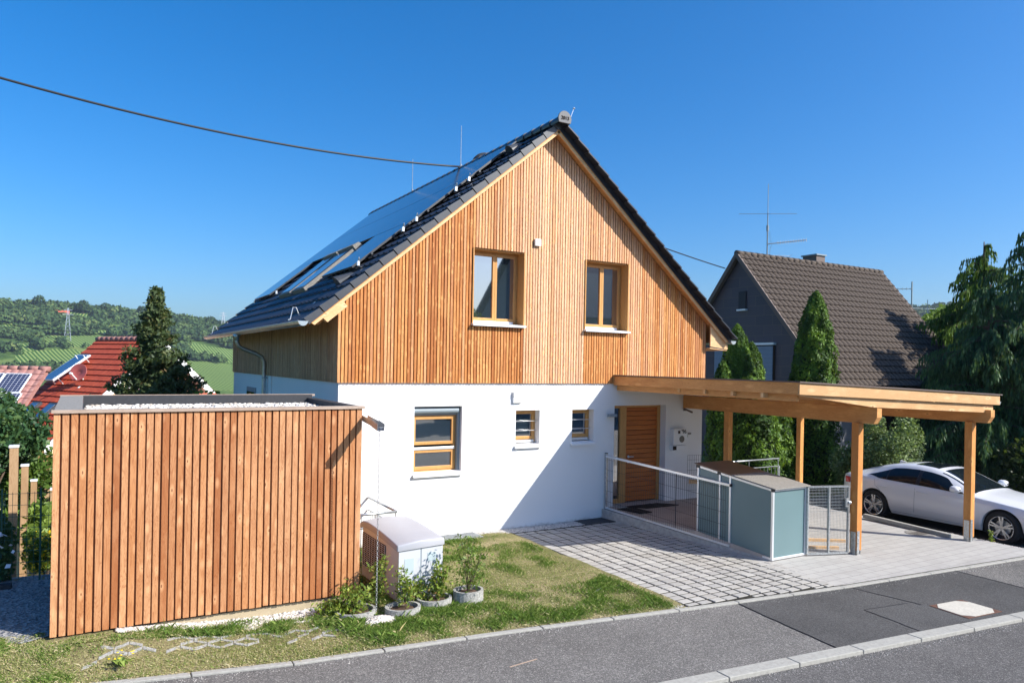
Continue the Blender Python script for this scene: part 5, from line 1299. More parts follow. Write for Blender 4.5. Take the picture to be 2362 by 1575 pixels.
m = MB(); m.box(29.33, 29.95, 22.0, 22.75, 7.2, 8.42); c = m.build('chimney', 'chimney_brown', nb); m = MB(); m.box(29.27, 30.01, 21.94, 22.81, 8.42, 8.48); m.build('chimney_cap', 'shutter_grey', c)
m = MB(); m.box(24.19, 24.25, 21.59, 21.98, 5.60, 6.36); w = m.build('window', 'interior_dark', nb); m = MB(); m.box(24.12, 24.25, 21.53, 22.03, 5.53, 5.60); m.build('sill', 'white_metal', w)
for y0_, y1_ in ((20.05, 21.15), (22.3, 23.3)):
    m = MB(); m.box(24.16, 24.25, y0_, y1_, 2.55, 4.05); w = m.build('window', 'gap_dark', nb)
    m = MB()
    for k in range(26): m.box(24.135, 24.16, y0_ + .04, y1_ - .04, 2.60 + k * .054, 2.646 + k * .054)
    m.build('shutter', 'blue_blind', w); m = MB(); m.box(24.08, 24.25, y0_ - .05, y1_ + .05, 4.05, 4.14); m.box(24.08, 24.25, y0_ - .05, y1_ + .05, 2.46, 2.55); m.build('frame', 'white_metal', w)
m = MB(); m.box(24.14, 24.25, 18.6, 19.5, .2, 1.9); w = m.build('window', 'gap_dark', nb); m = MB()
for k in range(28): m.box(24.11, 24.14, 18.64, 19.46, .24 + k * .058, .29 + k * .058)
m.build('shutter', 'blue_blind', w)
for x0_ in (28.5, 31.2): m = MB(); m.box(x0_, x0_ + 1.4, 18.05, 18.10, .6, 1.9); m.build('window', 'gap_dark', nb)
m = MB(); n = 8; ring = [math.pi + math.pi * j / n for j in range(n + 1)]; a = [(NX0, NYe - .05 + .08 * math.cos(t), NZe + .0 + .08 * math.sin(t)) for t in ring]; b = [(NX1, p[1], p[2]) for p in a]; m.add(a + b, [(j, n + 1 + j, n + 2 + j, j + 1) for j in range(n)]); m.build('gutter', 'zinc', nb)
m = MB(); m.lathe((33.6, 18.6, 3.2), [(.09, 0), (.09, 1.2), (.11, 1.2), (.11, 1.35)], 12); m.build('vent_pipe', 'gap_dark', nb)
# antennas of the neighbour
an = empty('roof_antenna', (26.1, 22.1, 8.0), 'tall radio antenna mast with crossed rods and a television yagi on the brown ridge', 'antenna')
m = MB(); m.tube([(26.08, 22.1, 7.8), (26.08, 22.1, 9.3)], .03, 8); m.tube([(26.08, 22.1, 9.2), (26.08, 22.1, 9.45)], .055, 8); m.tube([(26.08, 22.1, 9.4), (26.08, 22.1, 9.98)], .022, 8); m.tube([(26.08, 22.1, 9.95), (26.08, 22.1, 11.3)], .016, 6); m.build('mast', 'shutter_grey', an)
m = MB(); c = Vector((26.08, 22.1, 9.97))
for v in ((1.0, -.75, .0), (-1.0, .75, .0), (.35, .45, .12), (-.35, -.45, -.12)): m.tube([c, c + Vector(v)], .011, 5)
m.build('radial_rod', 'shutter_grey', an)
m = MB(); a = Vector((26.08, 22.05, 8.62)); b = Vector((27.55, 21.2, 8.83)); m.tube([a, b], .022, 6)
for k in range(12): p = a.lerp(b, .25 + .75 * k / 11); m.tube([p + Vector((0, 0, -.08)), p + Vector((0, 0, .08))], .012, 4)
for k in range(7):
    for sg in (-1, 1): p = a + Vector((.18 - .02 * k, 0, sg * (.08 + .07 * k))); m.tube([p + Vector((-.18, -.2, 0)), p + Vector((.18, .2, 0))], .005, 4)
m.build('television_yagi', 'galvanised', an)
m = MB(); a = Vector((24.95, 22.6, 8.1)); b = Vector((27.0, 21.6, 8.12)); m.tube([a, b], .01, 5)
for k in range(5): p = a.lerp(b, k / 4); m.tube([p + Vector((-.25, -.3, .0)), p + Vector((.25, .3, 0))], .006, 4)
m.build('radio_yagi', 'galvanised', an)
ds = empty('satellite_dish', (26.35, 22.4, 7.8), 'pale satellite dish peeking over the brown ridge below the antenna mast', 'satellite dish')
m = MB(); m.lathe((26.35, 22.45, 7.78), [(0, .1), (.25, .07), (.45, 0), (.46, 0), (.46, -.02), (.25, .05)], 28, (-.5, .8, .3)); m.build('reflector', 'sat_white', ds, smooth=True); m = MB(); m.tube([(26.35, 22.5, 7.2), (26.35, 22.5, 7.7)], .03, 8); m.build('foot', 'galvanised', ds)
an = empty('roof_antenna', (50.5, 30, 7.4), 'second smaller television antenna behind the far end of the brown roof', 'antenna')
m = MB(); m.tube([(50.5, 30, 5.5), (50.5, 30, 9.45)], .05, 6); m.build('mast', 'shutter_grey', an)
m = MB(); m.tube([(50.5, 30, 8.95), (48.3, 31.3, 8.85)], .03, 5); m.tube([(49.5, 30.8, 7.6), (52.7, 29.0, 7.55)], .03, 5); m.tube([(51.6, 29.5, 7.2), (51.6, 29.5, 8.2)], .025, 5)
for k in range(9): p = Vector((50.4, 30, 8.95)).lerp(Vector((48.3, 31.3, 8.85)), k / 8); m.tube([p - Vector((0, 0, .1)), p + Vector((0, 0, .1))], .015, 4)
m.build('television_yagi', 'shutter_grey', an)
# ================================================================ RED ROOF HOUSE
gd_ = R(30); G = Vector((math.cos(gd_), math.sin(gd_), 0)); RD = Vector((-math.sin(gd_), math.cos(gd_), 0)); PK = Vector((2.585, 36.76, 3.884)); RSL = .87
rh = empty('red_roof_house', (2.6, 37, -7), 'cream gabled house with a red tiled roof downhill behind the shed', 'house')
def rp_(g, r, z): return PK + G * g + RD * r + Vector((0, 0, z))
def slope_red(side): 
    l = math.hypot(1, RSL); return (G * side + Vector((0, 0, -RSL))) / l, l
for side in (-1, 1):
    us, l = slope_red(side); O = rp_(0, -.75, 0)
    o_ = wave_roof('roof', 'tile_red', rh, O, RD, us, 4.95, 5.0 * l, .27, .36, .012, .04, 4)
    m = MB(); m.prism([rp_(0, -.72, -.06), rp_(side * 5.0, -.72, -.06 - RSL * 5.0), rp_(side * 5.0, 4.15, -.06 - RSL * 5.0), rp_(0, 4.15, -.06)], (0, 0, -.1)); m.build('roof_deck', 'tile_red', rh)
    m = MB(); m.prism([rp_(0, -.80, -.02), rp_(side * 5.02, -.80, -.02 - RSL * 5.02), rp_(side * 5.0, -.80, -.42 - RSL * 5.0), rp_(0, -.80, -.36)], RD * .05)
    m.prism([rp_(0, -.75, -.17), rp_(side * 5.0, -.75, -.17 - RSL * 5.0), rp_(side * 5.0, .0, -.17 - RSL * 5.0), rp_(0, .0, -.17)], (0, 0, -.03)); m.build('barge_board', 'white_paint', rh)
m = MB()
for k in range(13): m.lathe(rp_(0, -.8 + k * .39, .02), [(.13, 0), (.115, .41)], 10, RD)
m.build('ridge_tile', 'tile_pink', rh, smooth=True)
m = MB(); m.prism([rp_(-4.3, 0, -.2 - RSL * 4.3), rp_(0, 0, -.2), rp_(4.3, 0, -.2 - RSL * 4.3), rp_(4.3, 0, -12), rp_(-4.3, 0, -12)], RD * 3.95); m.build('wall', 'cream_wall', rh)
def gbox(m, g0, g1, z0, z1, d0=-.05, d1=.02): m.prism([rp_(g0, d0, z0), rp_(g1, d0, z0), rp_(g1, d0, z1), rp_(g0, d0, z1)], RD * (d1 - d0))
m = MB(); gbox(m, -1.15, .15, -3.1, -1.35); w = m.build('window', 'gap_dark', rh); m = MB(); gbox(m, -.95, .05, -3.0, -1.5, -.08, -.05); m.build('curtain', 'pink_curtain', w); m = MB(); gbox(m, -1.25, -1.1, -3.1, -1.3, -.1, .0); gbox(m, -1.2, .2, -1.35, -1.25, -.1, 0); gbox(m, -.1, 0, -3.1, -1.3, -.1, 0); m.build('frame', 'white_paint', w)
m = MB(); gbox(m, .9, 1.5, -3.1, -1.9); w = m.build('window', 'gap_dark', rh); m = MB(); gbox(m, .85, .95, -3.1, -1.85, -.1, 0); gbox(m, 1.45, 1.55, -3.1, -1.85, -.1, 0); m.build('frame', 'white_paint', w)
m = MB()
for k in range(12): g = -2.1 + k * .42; m.tube([rp_(g, -1.15, -3.4), rp_(g, -1.15, -2.55)], .02, 5)
m.tube([rp_(-2.3, -1.15, -2.5), rp_(2.6, -1.15, -2.5)], .045, 8); gbox(m, -2.3, 2.6, -3.6, -3.42, -1.2, 0); m.build('balcony', 'far_red', rh)
usL, lL = slope_red(-1); nL = Vector((-RSL, 0, 1)); nrm = (G * -RSL * -1 * -1 + Vector((0, 0, 1))).normalized()
nrm = (Vector((0, 0, 1)) + G * (-RSL)).normalized()
def rs(s, r, off): return PK + usL * s + RD * r + nrm * off
def slab(name, mat, s0, s1, r0, r1, o0, o1, parent, o0b=None, o1b=None):
    m = MB(); o0b = o0 if o0b is None else o0b; o1b = o1 if o1b is None else o1b
    m.hexa([rs(s0, r0, o0), rs(s1, r0, o0b), rs(s1, r1, o0b), rs(s0, r1, o0), rs(s0, r0, o1), rs(s1, r0, o1b), rs(s1, r1, o1b), rs(s0, r1, o1)]); return m.build(name, mat, parent)
cl = slab('solar_collector', 'aluminium', 1.50, 3.48, 2.55, 3.50, .25, .33, rh, .45, .53); slab('pane', 'collector_glass', 1.55, 3.43, 2.60, 3.45, .33, .337, cl, .53, .537)
m = MB()
for r in (2.7, 3.35):
    for s in (1.7, 3.2): m.tube([rs(s, r, .0), rs(s, r, .45)], .03, 5)
m.build('support', 'aluminium', cl)
for r in (1.2, 2.5): w = slab('skylight', 'anthracite', 4.45, 5.4, r, r + .62, .03, .14, rh); slab('pane', 'collector_glass', 4.55, 5.3, r + .08, r + .54, .14, .15, w)
sd_ = empty('satellite_dish', (-.31, 36.8, 1.8), 'round brick-red satellite dish with white arm and dangling cables on the red roof', 'satellite dish')
base = Vector((-.29, 36.53, 1.70)); c = Vector((-.31, 36.9, 2.36)); look = (Vector((-.75, -1.0, .45))).normalized()
m = MB(); m.lathe(c, [(0, -.09), (.20, -.06), (.38, .0), (.40, .0), (.40, -.02), (.2, -.08)], 32, look); m.build('reflector', 'dish_red', sd_, smooth=True)
m = MB(); m.tube([c - look * .1, c - look * .1 + Vector((.25, .1, -.5)), base], .03, 8); f0 = c + Vector((.05, 0, -.42)); m.tube([c + Vector((.0, 0, -.38)), c + look * .45 + Vector((0, 0, -.2))], .03, 8); m.lathe(c + look * .45 + Vector((0, 0, -.2)), [(.0, -.06), (.05, -.06), (.05, .06), (0, .06)], 10, look); m.build('arm', 'white_paint', sd_)
m = MB()
for k in range(4): m.tube([c + Vector((.2, 0, -.5)), c + Vector((.32 + .05 * k, -.1, -.8)), c + Vector((.10 + .06 * k, -.2, -1.05)), c + Vector((-.12 + .05 * k, -.3, -1.5))], .014, 5)
m.build('cable', 'white_paint', sd_)
# ================================================================ HOUSE WITH PV ROOF at the far left
pvh = empty('solar_roof_house', (-2.2, 37, -4), 'low pinkish tiled roof with white-framed solar modules at the left edge', 'house')
ra, rb = Vector((-6.0, 37.3, 2.53)), Vector((-1.36, 35.6, 2.50))
U = (rb - ra).normalized(); down = Vector((U.y, -U.x, 0)).normalized() * .80 + Vector((0, 0, -.60))
down = Vector((U.y, -U.x, 0)).normalized(); down = (down * .82 + Vector((0, 0, -.57))).normalized(); L_ = (rb - ra).length
wave_roof('roof', 'tile_pink', pvh, ra, U, down, L_, 5.0, .28, .4, .035, .03, 6)
pn = U.cross(down); pn = pn if pn.z > 0 else -pn
m = MB()
for k in range(13): m.lathe(ra + U * (k * .385), [(.13, 0), (.115, .4)], 10, U)
m.build('ridge_tile', 'tile_pink', pvh, smooth=True)
m = MB(); m.prism([ra - Vector((0, 0, .1)), ra + down * 5 - Vector((0, 0, .1)), rb + down * 5 - Vector((0, 0, .1)), rb - Vector((0, 0, .1))], (0, 0, -.1)); m.build('roof_deck', 'tile_pink', pvh)
m = MB(); q0 = ra + down * .5; m.prism([ra + down * 4.5 - Vector((0, 0, .2)), rb + down * 4.5 - Vector((0, 0, .2)) - U * 1.6, rb - Vector((0, 0, .25)) - U * 1.6, ra - Vector((0, 0, .25))], (0, 0, -7)); m.build('wall', 'cream_wall', pvh)
for i in range(5):
    for j in range(2):
        o0 = rb - U * (1.35 + i * .98 - j * .0) + down * (.50 + j * 1.30) + pn * .12 + U * (-.0 + .12 * j); a, b = U * .95, down * 1.27
        m = MB(); m.add([o0, o0 + b, o0 + b + a, o0 + a], [(0, 1, 2, 3)], [(0, 0), (0, 1), (1, 1), (1, 0)]); m.cm = 1
        t = .035; z = pn * .006
        for (p, q, r_2, s2) in ((o0, o0 + a, b.normalized() * t, 0), (o0 + b, o0 + b + a, -b.normalized() * t, 0), (o0, o0 + b, a.normalized() * t, 0), (o0 + a, o0 + a + b, -a.normalized() * t, 0)): m.prism([p + z, q + z, q + r_2 + z, p + r_2 + z], -pn * .05)
        m.build('solar_panel', ['pv_cells', 'white_metal'], pvh)

# ================================================================ house across the street (behind the viewer, seen mirrored in the panes)
oh = empty('opposite_house', (31, -14, 0), 'grey rendered house with a dark gable roof across the street, seen mirrored in the panes', 'house')
m = MB(); m.prism([(25, -12, -.3), (25, -22, -.3), (25, -22, 6.4), (25, -17, 10.8), (25, -12, 6.4)][::-1], (12, 0, 0)); m.build('wall', 'neighbour_grey', oh)
m = MB(); m.prism([(24.6, -11.5, 6.1), (24.6, -17, 10.95), (24.6, -17, 11.2), (24.6, -11.2, 6.1)], (12.8, 0, 0)); m.prism([(24.6, -22.5, 6.1), (24.6, -17, 10.95), (24.6, -17, 11.2), (24.6, -22.8, 6.1)], (12.8, 0, 0)); m.build('roof', 'tile_dark', oh)
for x_ in (27, 30, 33):
    m = MB(); m.box(x_, x_ + 1.2, -12.0, -11.95, 1, 2.3); w = m.build('window', 'window_glass', oh); m = MB(); m.box(x_ - .08, x_ + 1.28, -11.99, -11.93, .92, 1.0); m.build('sill', 'white_paint', w)

# ================================================================ cables
def cable(name, a, b, sag, r, lab, n=30):
    a = Vector(a); b = Vector(b); m = MB(); m.tube([a.lerp(b, i / n) - Vector((0, 0, sag * 4 * (i / n) * (1 - i / n))) for i in range(n + 1)], r, 6); tag(m.build(name, 'cable_black', smooth=True), lab, 'cable'); return
a0 = Vector((-1.418, 15.914, 8.022)); b0 = Vector((8.21, 16.75, 8.10))
dirv = (a0 - b0); cable('overhead_cable', b0 + dirv * 1.35 + Vector((0, 0, .5)), b0, .48, .022, 'thick black overhead cable running from the upper left to the house ridge')
cable('overhead_cable', b0, (24.0, 22.6, 7.42), .12, .022, 'black overhead cable between the timber house ridge and the brown neighbour gable')
cable('overhead_cable', (-14, 76, 6.75), (20, 60, 4.6), .9, .026, 'thin dark wire stretched across the far vineyard hillside')
# ================================================================ TREES
def unit(n, rg): v = rg.normal(size=(n, 3)); return v / np.linalg.norm(v, axis=1)[:, None]
def trunk(parent, base, top, r0, r1, limbs=(), name='trunk'):
    m = MB(); b = Vector(base); t = Vector(top); m.tube([b, b.lerp(t, .35) + Vector((.05, .03, 0)), b.lerp(t, .7), t], [r0, r0 * .8, (r0 + r1) * .45, r1], 9)
    for (p, q, ra_, rb_) in limbs: m.tube([p, Vector(p).lerp(Vector(q), .5) + Vector((0, 0, .06)), q], [ra_, (ra_ + rb_) / 2, rb_], 6)
    return m.build(name, 'bark', parent, smooth=True)
def thuja(x, y, zb_, h, rad, label, seed, group='columnar thujas', lobes=1, n=15000, mat='leaf_thuja'):
    n = int(n * 1.5)
    rg = np.random.default_rng(seed); T = empty('thuja', (x, y, zb_), label, 'tree', group)
    P = []; Nn = []
    lob = [(0, 0, h, rad)] + [(rg.uniform(-.5, .5) * rad, rg.uniform(-.5, .5) * rad, h * rg.uniform(.84, .95), rad * .72) for _ in range(lobes)]
    for (dx, dy, hh, rr_) in lob:
        k = n // len(lob); t = rg.random(k) ** .85; a = rg.uniform(0, 2 * np.pi, k)
        prof = np.clip(np.minimum(1, (t * 9 + .55)) * (1 - t ** 3.0) ** .62, .03, 1)
        bump_ = 1 + .10 * np.sin(a * 5 + t * 17 + seed) + .08 * np.sin(a * 9 - t * 31) + .05 * np.sin(t * 60 + a * 3)
        r = rr_ * prof * bump_ * np.clip(1 - np.abs(rg.normal(0, .10, k)), .5, 1.05)
        P.append(np.stack([x + dx + r * np.cos(a), y + dy + r * np.sin(a), zb_ + t * hh + rg.normal(0, .02, k)], 1)); Nn.append(np.stack([np.cos(a), np.sin(a), np.full(k, .35)], 1))
    P = np.concatenate(P); Nn = np.concatenate(Nn)
    V, F = leaves(P, .058, rg, Nn, 2.0, .45)
    cl_ = np.array([mnoise.noise(Vector((p[0] * 2.2, p[1] * 2.2, p[2] * 1.6))) for p in P])
    rn = np.clip(.42 + cl_ * .55 + rg.normal(0, .16, len(P)), 0, 1)
    np_mesh('crown', V, F, mat, T, rnd=rn)
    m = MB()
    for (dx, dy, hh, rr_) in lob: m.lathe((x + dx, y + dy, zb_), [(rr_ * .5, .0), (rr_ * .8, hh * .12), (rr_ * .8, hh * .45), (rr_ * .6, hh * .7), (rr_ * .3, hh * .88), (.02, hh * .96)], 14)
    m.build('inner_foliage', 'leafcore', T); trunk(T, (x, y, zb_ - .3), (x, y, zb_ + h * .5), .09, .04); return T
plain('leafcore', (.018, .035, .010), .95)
thuja(19.35, 14.5, -.6, 6.05, .72, 'tallest columnar thuja, in front of the brown tiled roof', 1, n=24000)
thuja(18.25, 16.6, -.6, 5.05, .66, 'rounded thuja between the larch gable and the neighbour shutter', 2, n=18000)
thuja(19.05, 16.7, -.6, 4.5, .60, 'slightly lower thuja leaning against the rounded one', 3, n=14000)
thuja(17.3, 16.3, -.6, 3.85, .50, 'small thuja tip peeking just right of the house corner', 4, n=10000)
thuja(16.6, 14.6, -.6, 3.4, .95, 'broad dark thuja under the carport behind the first post', 5, n=16000, lobes=2)
thuja(17.9, 14.9, -.6, 3.0, .70, 'dark thuja under the carport behind the stair railing', 6, n=12000)
# spruce behind the shed
def spruce(x, y, zb_, zt_, slope, label, seed, name='spruce_tree', n=260, mat='leaf_spruce', nl=26, ls=.12):
    rg = np.random.default_rng(seed); T = empty(name, (x, y, zb_), label, 'tree'); H = zt_ - zb_
    P = []; m = MB(); m.tube([(x, y, zb_), (x + .04, y, zb_ + H * .5), (x, y, zt_ - .1)], [.16, .10, .015], 8)
    for k in range(n):
        t = rg.random() ** 1.25; z = zt_ - .15 - t * (H - .5); L = min(1.75, (zt_ - z) ** 1.25 * slope) * rg.choice([.45, .75, .95, 1.2]) * rg.uniform(.85, 1.1) + .08; a = rg.uniform(0, 2 * np.pi)
        d = np.array([np.cos(a), np.sin(a)]); droop = rg.uniform(-.28, .12); p0 = np.array([x, y, z]); q = []
        for u in np.linspace(0, 1, 6): q.append(p0 + np.array([d[0] * L * u, d[1] * L * u, (droop * u + .28 * u * u) * L * .8]))
        m.tube(q, [.018, .014, .012, .009, .006, .003], 4, cap=False)
        for u in np.linspace(.12, 1, max(4, int(L * nl))):
            c = p0 + np.array([d[0] * L * u, d[1] * L * u, (droop * u + .28 * u * u) * L * .8]); w = .20 * L * (1 - u * .6) + .05
            for _ in range(6): P.append(c + np.array([-d[1], d[0], 0]) * rg.normal(0, w) + np.array([0, 0, 1]) * (rg.normal(0, .05) - .02) + np.append(d, 0) * rg.normal(0, .05))
    for k in range(70): z = zt_ - rg.random() * .7; P.append(np.array([x, y, z]) + rg.normal(0, 1, 3) * np.array([1, 1, .3]) * (.02 + (zt_ - z) * .09))
    P = np.array(P); V, F = leaves(P, ls, rg, None, 2.2)
    rn = np.clip(.4 + .35 * np.array([mnoise.noise(Vector(tuple(p * 1.7))) for p in P]) + rg.normal(0, .2, len(P)), 0, 1)
    m.build('trunk', 'bark', T, smooth=True); np_mesh('crown', V, F, mat, T, rnd=rn); return T
spruce(1.80, 24.67, -3.2, 5.28, .265, 'knobbly conical spruce standing in front of the red roof house', 7, ls=.075, n=420)
# drooping cypress on the right
def weeping(x, y, zb_, zt_, rad, label, seed, n=170, sc=1.0, mat='leaf_cypress', sl=.70):
    rg = np.random.default_rng(seed); T = empty('weeping_cypress', (x, y, zb_), label, 'tree'); H = zt_ - zb_; P = []; D = []; m = MB(); m.tube([(x, y, zb_), (x + .1, y, zb_ + H * .5), (x, y, zt_)], [.28, .18, .02], 10)
    for k in range(n):
        t = rg.random() ** .8; z = zt_ - .1 - t * (H - .9); L = min(rad, .25 + (zt_ - z) * sl) * rg.choice([.45, .7, .9, 1.0, 1.3]) * rg.uniform(.9, 1.08); a = rg.uniform(0, 2 * np.pi) if k % 3 else rg.uniform(1.9, 4.6); d = np.array([np.cos(a), np.sin(a), 0]); p0 = np.array([x, y, z]); us_ = np.linspace(0, 1, 8)
        f = lambda u: p0 + d * L * u + np.array([0, 0, 1]) * L * (.30 * u - .42 * u ** 2.2)
        m.tube([f(u) for u in us_], [.035 * (1 - u) + .006 for u in us_], 5, cap=False)
        for u in np.arange(.12, 1.02, .06 * sc / max(L, .6)):
            c = f(u)
            for s in (-1, 1):
                for _ in range(1):
                    side = np.array([-d[1], d[0], 0]) * s * rg.uniform(.0, .30) * L * (1.05 - u) + d * rg.uniform(.0, .12); Ls = sc * rg.uniform(.20, .62) * (1 - .3 * u)
                    for v in np.arange(.0, 1.0, .17):
                        P.append(c + side * (.3 + v) + np.array([0, 0, -1]) * Ls * v ** 1.2 + rg.normal(0, .012, 3)); D.append(np.array([side[0] * .6, side[1] * .6, -Ls]))
    P = np.array(P); D = np.array(D); D /= np.linalg.norm(D, axis=1)[:, None] + 1e-9; n_ = len(P)
    c = np.cross(D, rg.normal(size=(n_, 3))); c /= np.linalg.norm(c, axis=1)[:, None]; sz = rg.uniform(.7, 1.3, n_)[:, None]
    b = D * .078 * sc * sz; c = c * .020 * sc * sz
    V = np.stack([P - b, P + c, P + b, P - c], 1).reshape(-1, 3); F = np.arange(4 * n_).reshape(n_, 4)
    rn = np.clip(.40 + .45 * np.array([mnoise.noise(Vector(tuple(p * .9))) for p in P]) + rg.normal(0, .16, n_), 0, 1)
    m.build('trunk', 'bark', T, smooth=True); np_mesh('crown', V, F, mat, T, rnd=rn); return T
weeping(24.7, 9.6, -.5, 8.9, 2.9, 'large drooping dark green cypress at the right edge', 9, 230, 1.1, sl=.60)
weeping(33.0, 13.2, -.5, 9.2, 4.3, 'broad darker cypress standing further back behind the large one', 29, 330, 1.35, sl=.62)
weeping(34.4, 17.2, -.6, 8.9, 2.6, 'smaller light green feathery conifer left of the large cypress', 10, 200, 1.3, 'leaf_thuja', .5)
weeping(22.4, 11.0, -.5, 5.6, 2.1, 'middle-sized dark conifer behind the car, left of the large cypress', 30, 210, .95, sl=.48)
def blob_tree(name, x, y, zb_, h, rx, rz_, label, seed, mat, n=6000, ls=.12, lobes=9, cat='tree', group=None, trunk_r=.1, low_=.25):
    rg = np.random.default_rng(seed); T = empty(name, (x, y, zb_), label, cat, group); C = []; zc_ = zb_ + h - rz_
    for _ in range(lobes): v = unit(1, rg)[0]; C.append((np.array([x, y, zc_]) + v * np.array([rx, rx, rz_]) * .58, rg.uniform(.38, .6)))
    P = []
    for (c, s) in C:
        k = n // lobes; v = unit(k, rg); r = (rg.random(k) ** .35)[:, None]; P.append(c + v * r * np.array([rx, rx, rz_]) * s)
    P = np.concatenate(P); P = P[P[:, 2] > zb_ + .03]; V, F = leaves(P, ls, rg, None, 1.5)
    rn = np.clip(.4 + .5 * np.array([mnoise.noise(Vector(tuple(p * 1.4))) for p in P]) + rg.normal(0, .18, len(P)), 0, 1)
    np_mesh('crown', V, F, mat, T, rnd=rn); limbs = [((x, y, zb_ + h * low_), tuple(c), trunk_r * .5, .012) for c, s in C]
    trunk(T, (x, y, zb_ - .2), (x, y, zc_), trunk_r, trunk_r * .4, limbs); return T
blob_tree('broadleaf_tree', 38.5, 21.0, -.6, 7.2, 1.9, 2.2, 'light green broadleaf tree between the brown roof and the cypress', 11, 'leaf_light', 12000, .16, 14)
blob_tree('variegated_bush', 18.75, 11.75, -.5, 2.75, .85, 1.25, 'pale speckled bush behind the car, right of the carport post', 12, 'leaf_pale', 9000, .055, 10, 'bush', trunk_r=.04)
blob_tree('variegated_bush', 18.3, 12.5, -.5, 1.6, .55, .85, 'lower pale bush at the foot of the tall speckled one', 13, 'leaf_pale', 4000, .05, 7, 'bush', trunk_r=.03)
blob_tree('dark_hedge', 26.0, 12.8, -.5, 2.6, 1.3, 1.8, 'dark shrub behind the white car roof', 14, 'leaf_shaded', 9000, .10, 10, 'bush', trunk_r=.05)
blob_tree('dark_hedge', 20.8, 8.6, -.5, 2.2, 1.2, 1.3, 'dark shrub behind the car windshield', 15, 'leaf_shaded', 9000, .08, 9, 'bush', trunk_r=.05)
blob_tree('dark_hedge', 21.5, 6.9, -.5, 2.3, 1.5, 1.3, 'leafy shrub behind the car bonnet at the right edge', 16, 'leaf_broad', 9000, .08, 10, 'bush', trunk_r=.05)
blob_tree('dark_hedge', 28.0, 9.6, -.5, 4.2, 2.2, 2.3, 'tall dark shrub under the cypress', 17, 'leaf_shaded', 9000, .12, 10, 'bush', trunk_r=.05)
blob_tree('dark_hedge', 20.3, 15.8, -.6, 2.6, 1.3, 1.5, 'dark shrub in front of the neighbour ground floor wall', 27, 'leaf_shaded', 6000, .09, 8, 'bush', trunk_r=.05)
# mirrored trees across the street
blob_tree('broadleaf_tree', 18.6, -13.5, -.3, 8.6, 2.3, 3.6, 'broad tree across the street left of the opposite house, seen mirrored', 18, 'leaf_broad', 9000, .22, 12, trunk_r=.2)
# garden at the left
blob_tree('apple_tree', -2.05, 19.0, -2.2, 4.55, 1.45, 1.0, 'leafy apple tree at the left edge in front of the solar roof', 19, 'leaf_apple', 24000, .085, 18, trunk_r=.07)
blob_tree('apple_tree', -1.35, 12.6, -.3, 1.9, .62, .9, 'dark climbing shrub at the left edge behind the nearest fence post', 20, 'leaf_apple', 6000, .06, 9, 'bush', trunk_r=.03)
blob_tree('garden_bush', -.62, 16.6, -1.2, 1.55, .55, .75, 'bright green leafy bush behind the fence, next to the shed edge', 21, 'leaf_light', 3500, .10, 8, 'bush', trunk_r=.03)
blob_tree('garden_bush', -1.25, 21.0, -2.6, 3.6, 1.0, 1.3, 'rose bush in the garden behind the fence posts', 22, 'leaf_broad', 4500, .09, 8, 'bush', trunk_r=.03)
yb_ = blob_tree('flowering_bush', -.60, 14.6, -.78, .95, .30, .42, 'small bush full of yellow blossoms beside the shed edge', 23, 'leaf_light', 1600, .05, 7, 'bush', trunk_r=.02)
rg = np.random.default_rng(31); P = np.array([-.60, 14.5, -.27]) + unit(420, rg) * (rg.random((420, 1)) ** .4) * np.array([.32, .32, .44]); V, F = leaves(P, .05, rg, None, 1.1); np_mesh('blossom', V, F, 'flower_yellow', yb_)
wf = blob_tree('flowering_bush', -1.08, 12.3, -.3, 1.0, .28, .45, 'dark bush with white blossoms at the left edge', 24, 'leaf_apple', 2200, .05, 7, 'bush', trunk_r=.02)
P = np.array([-.98, 12.1, .25]) + unit(9, rg) * np.array([.16, .1, .35]); V, F = leaves(P, .09, rg, None, 1.1); np_mesh('blossom', V, F, 'flower_white', wf)
blob_tree('garden_bush', 3.0, 22.5, -2.8, 5.0, 1.5, 1.5, 'loose leafy shrub tips right of the spruce above the shed roof', 25, 'leaf_light', 3500, .12, 9, 'bush', trunk_r=.04)
# fence posts
labs = ['tallest wooden fence post, nearest at the left edge', 'second wooden fence post with a pale cap', 'third wooden fence post, half hidden by vines', 'short reddish fence post in the garden', 'grey wooden post close to the shed edge']
for (x, y, zt_, zb_, w), lab in zip([(-.98, 14.1, 1.57, -.75, .115), (-.96, 16.3, .98, -1.3, .11), (-.93, 18.6, .36, -1.8, .11), (-.76, 20.6, -.02, -2.2, .11), (-.54, 18.6, .15, -1.8, .17)], labs):
    t = empty('fence_post', (x, y, zb_), lab, 'fence post', 'wooden fence posts in the garden'); m = MB(); m.cr = random.random(); m.box(x - w / 2, x + w / 2, y - w / 2, y + w / 2, zb_, zt_); m.build('post', 'fence_post_wood', t)
    m = MB(); m.box(x - w / 2 - .01, x + w / 2 + .01, y - w / 2 - .01, y + w / 2 + .01, zt_, zt_ + .035); m.build('cap', 'white_metal' if lab[0] != 's' or 'second' in lab else 'dish_red', t)
wf_ = empty('wire_fence', (-.9, 13.5, -.3), 'thin green wire fence running past the garden posts', 'fence')
m = MB(); A_ = Vector((-2.4, 12.4, -.2)); B_ = Vector((-.25, 12.05, -.2))
for i in range(26): p = A_.lerp(B_, i / 25); m.tube([p, p + Vector((0, 0, 1.35))], .004, 4, cap=False)
for k in range(9): m.tube([A_ + Vector((0, 0, .05 + k * .16)), B_ + Vector((0, 0, .05 + k * .16))], .004, 4, cap=False)
m.build('wire_mesh', 'green_wire', wf_)
for a, b in ((-.985, 12.17), (-.53, 12.08)): m = MB(); m.box(a, a + .02, b, b + .02, -.3, 1.2); m.build('post', 'green_wire', wf_)
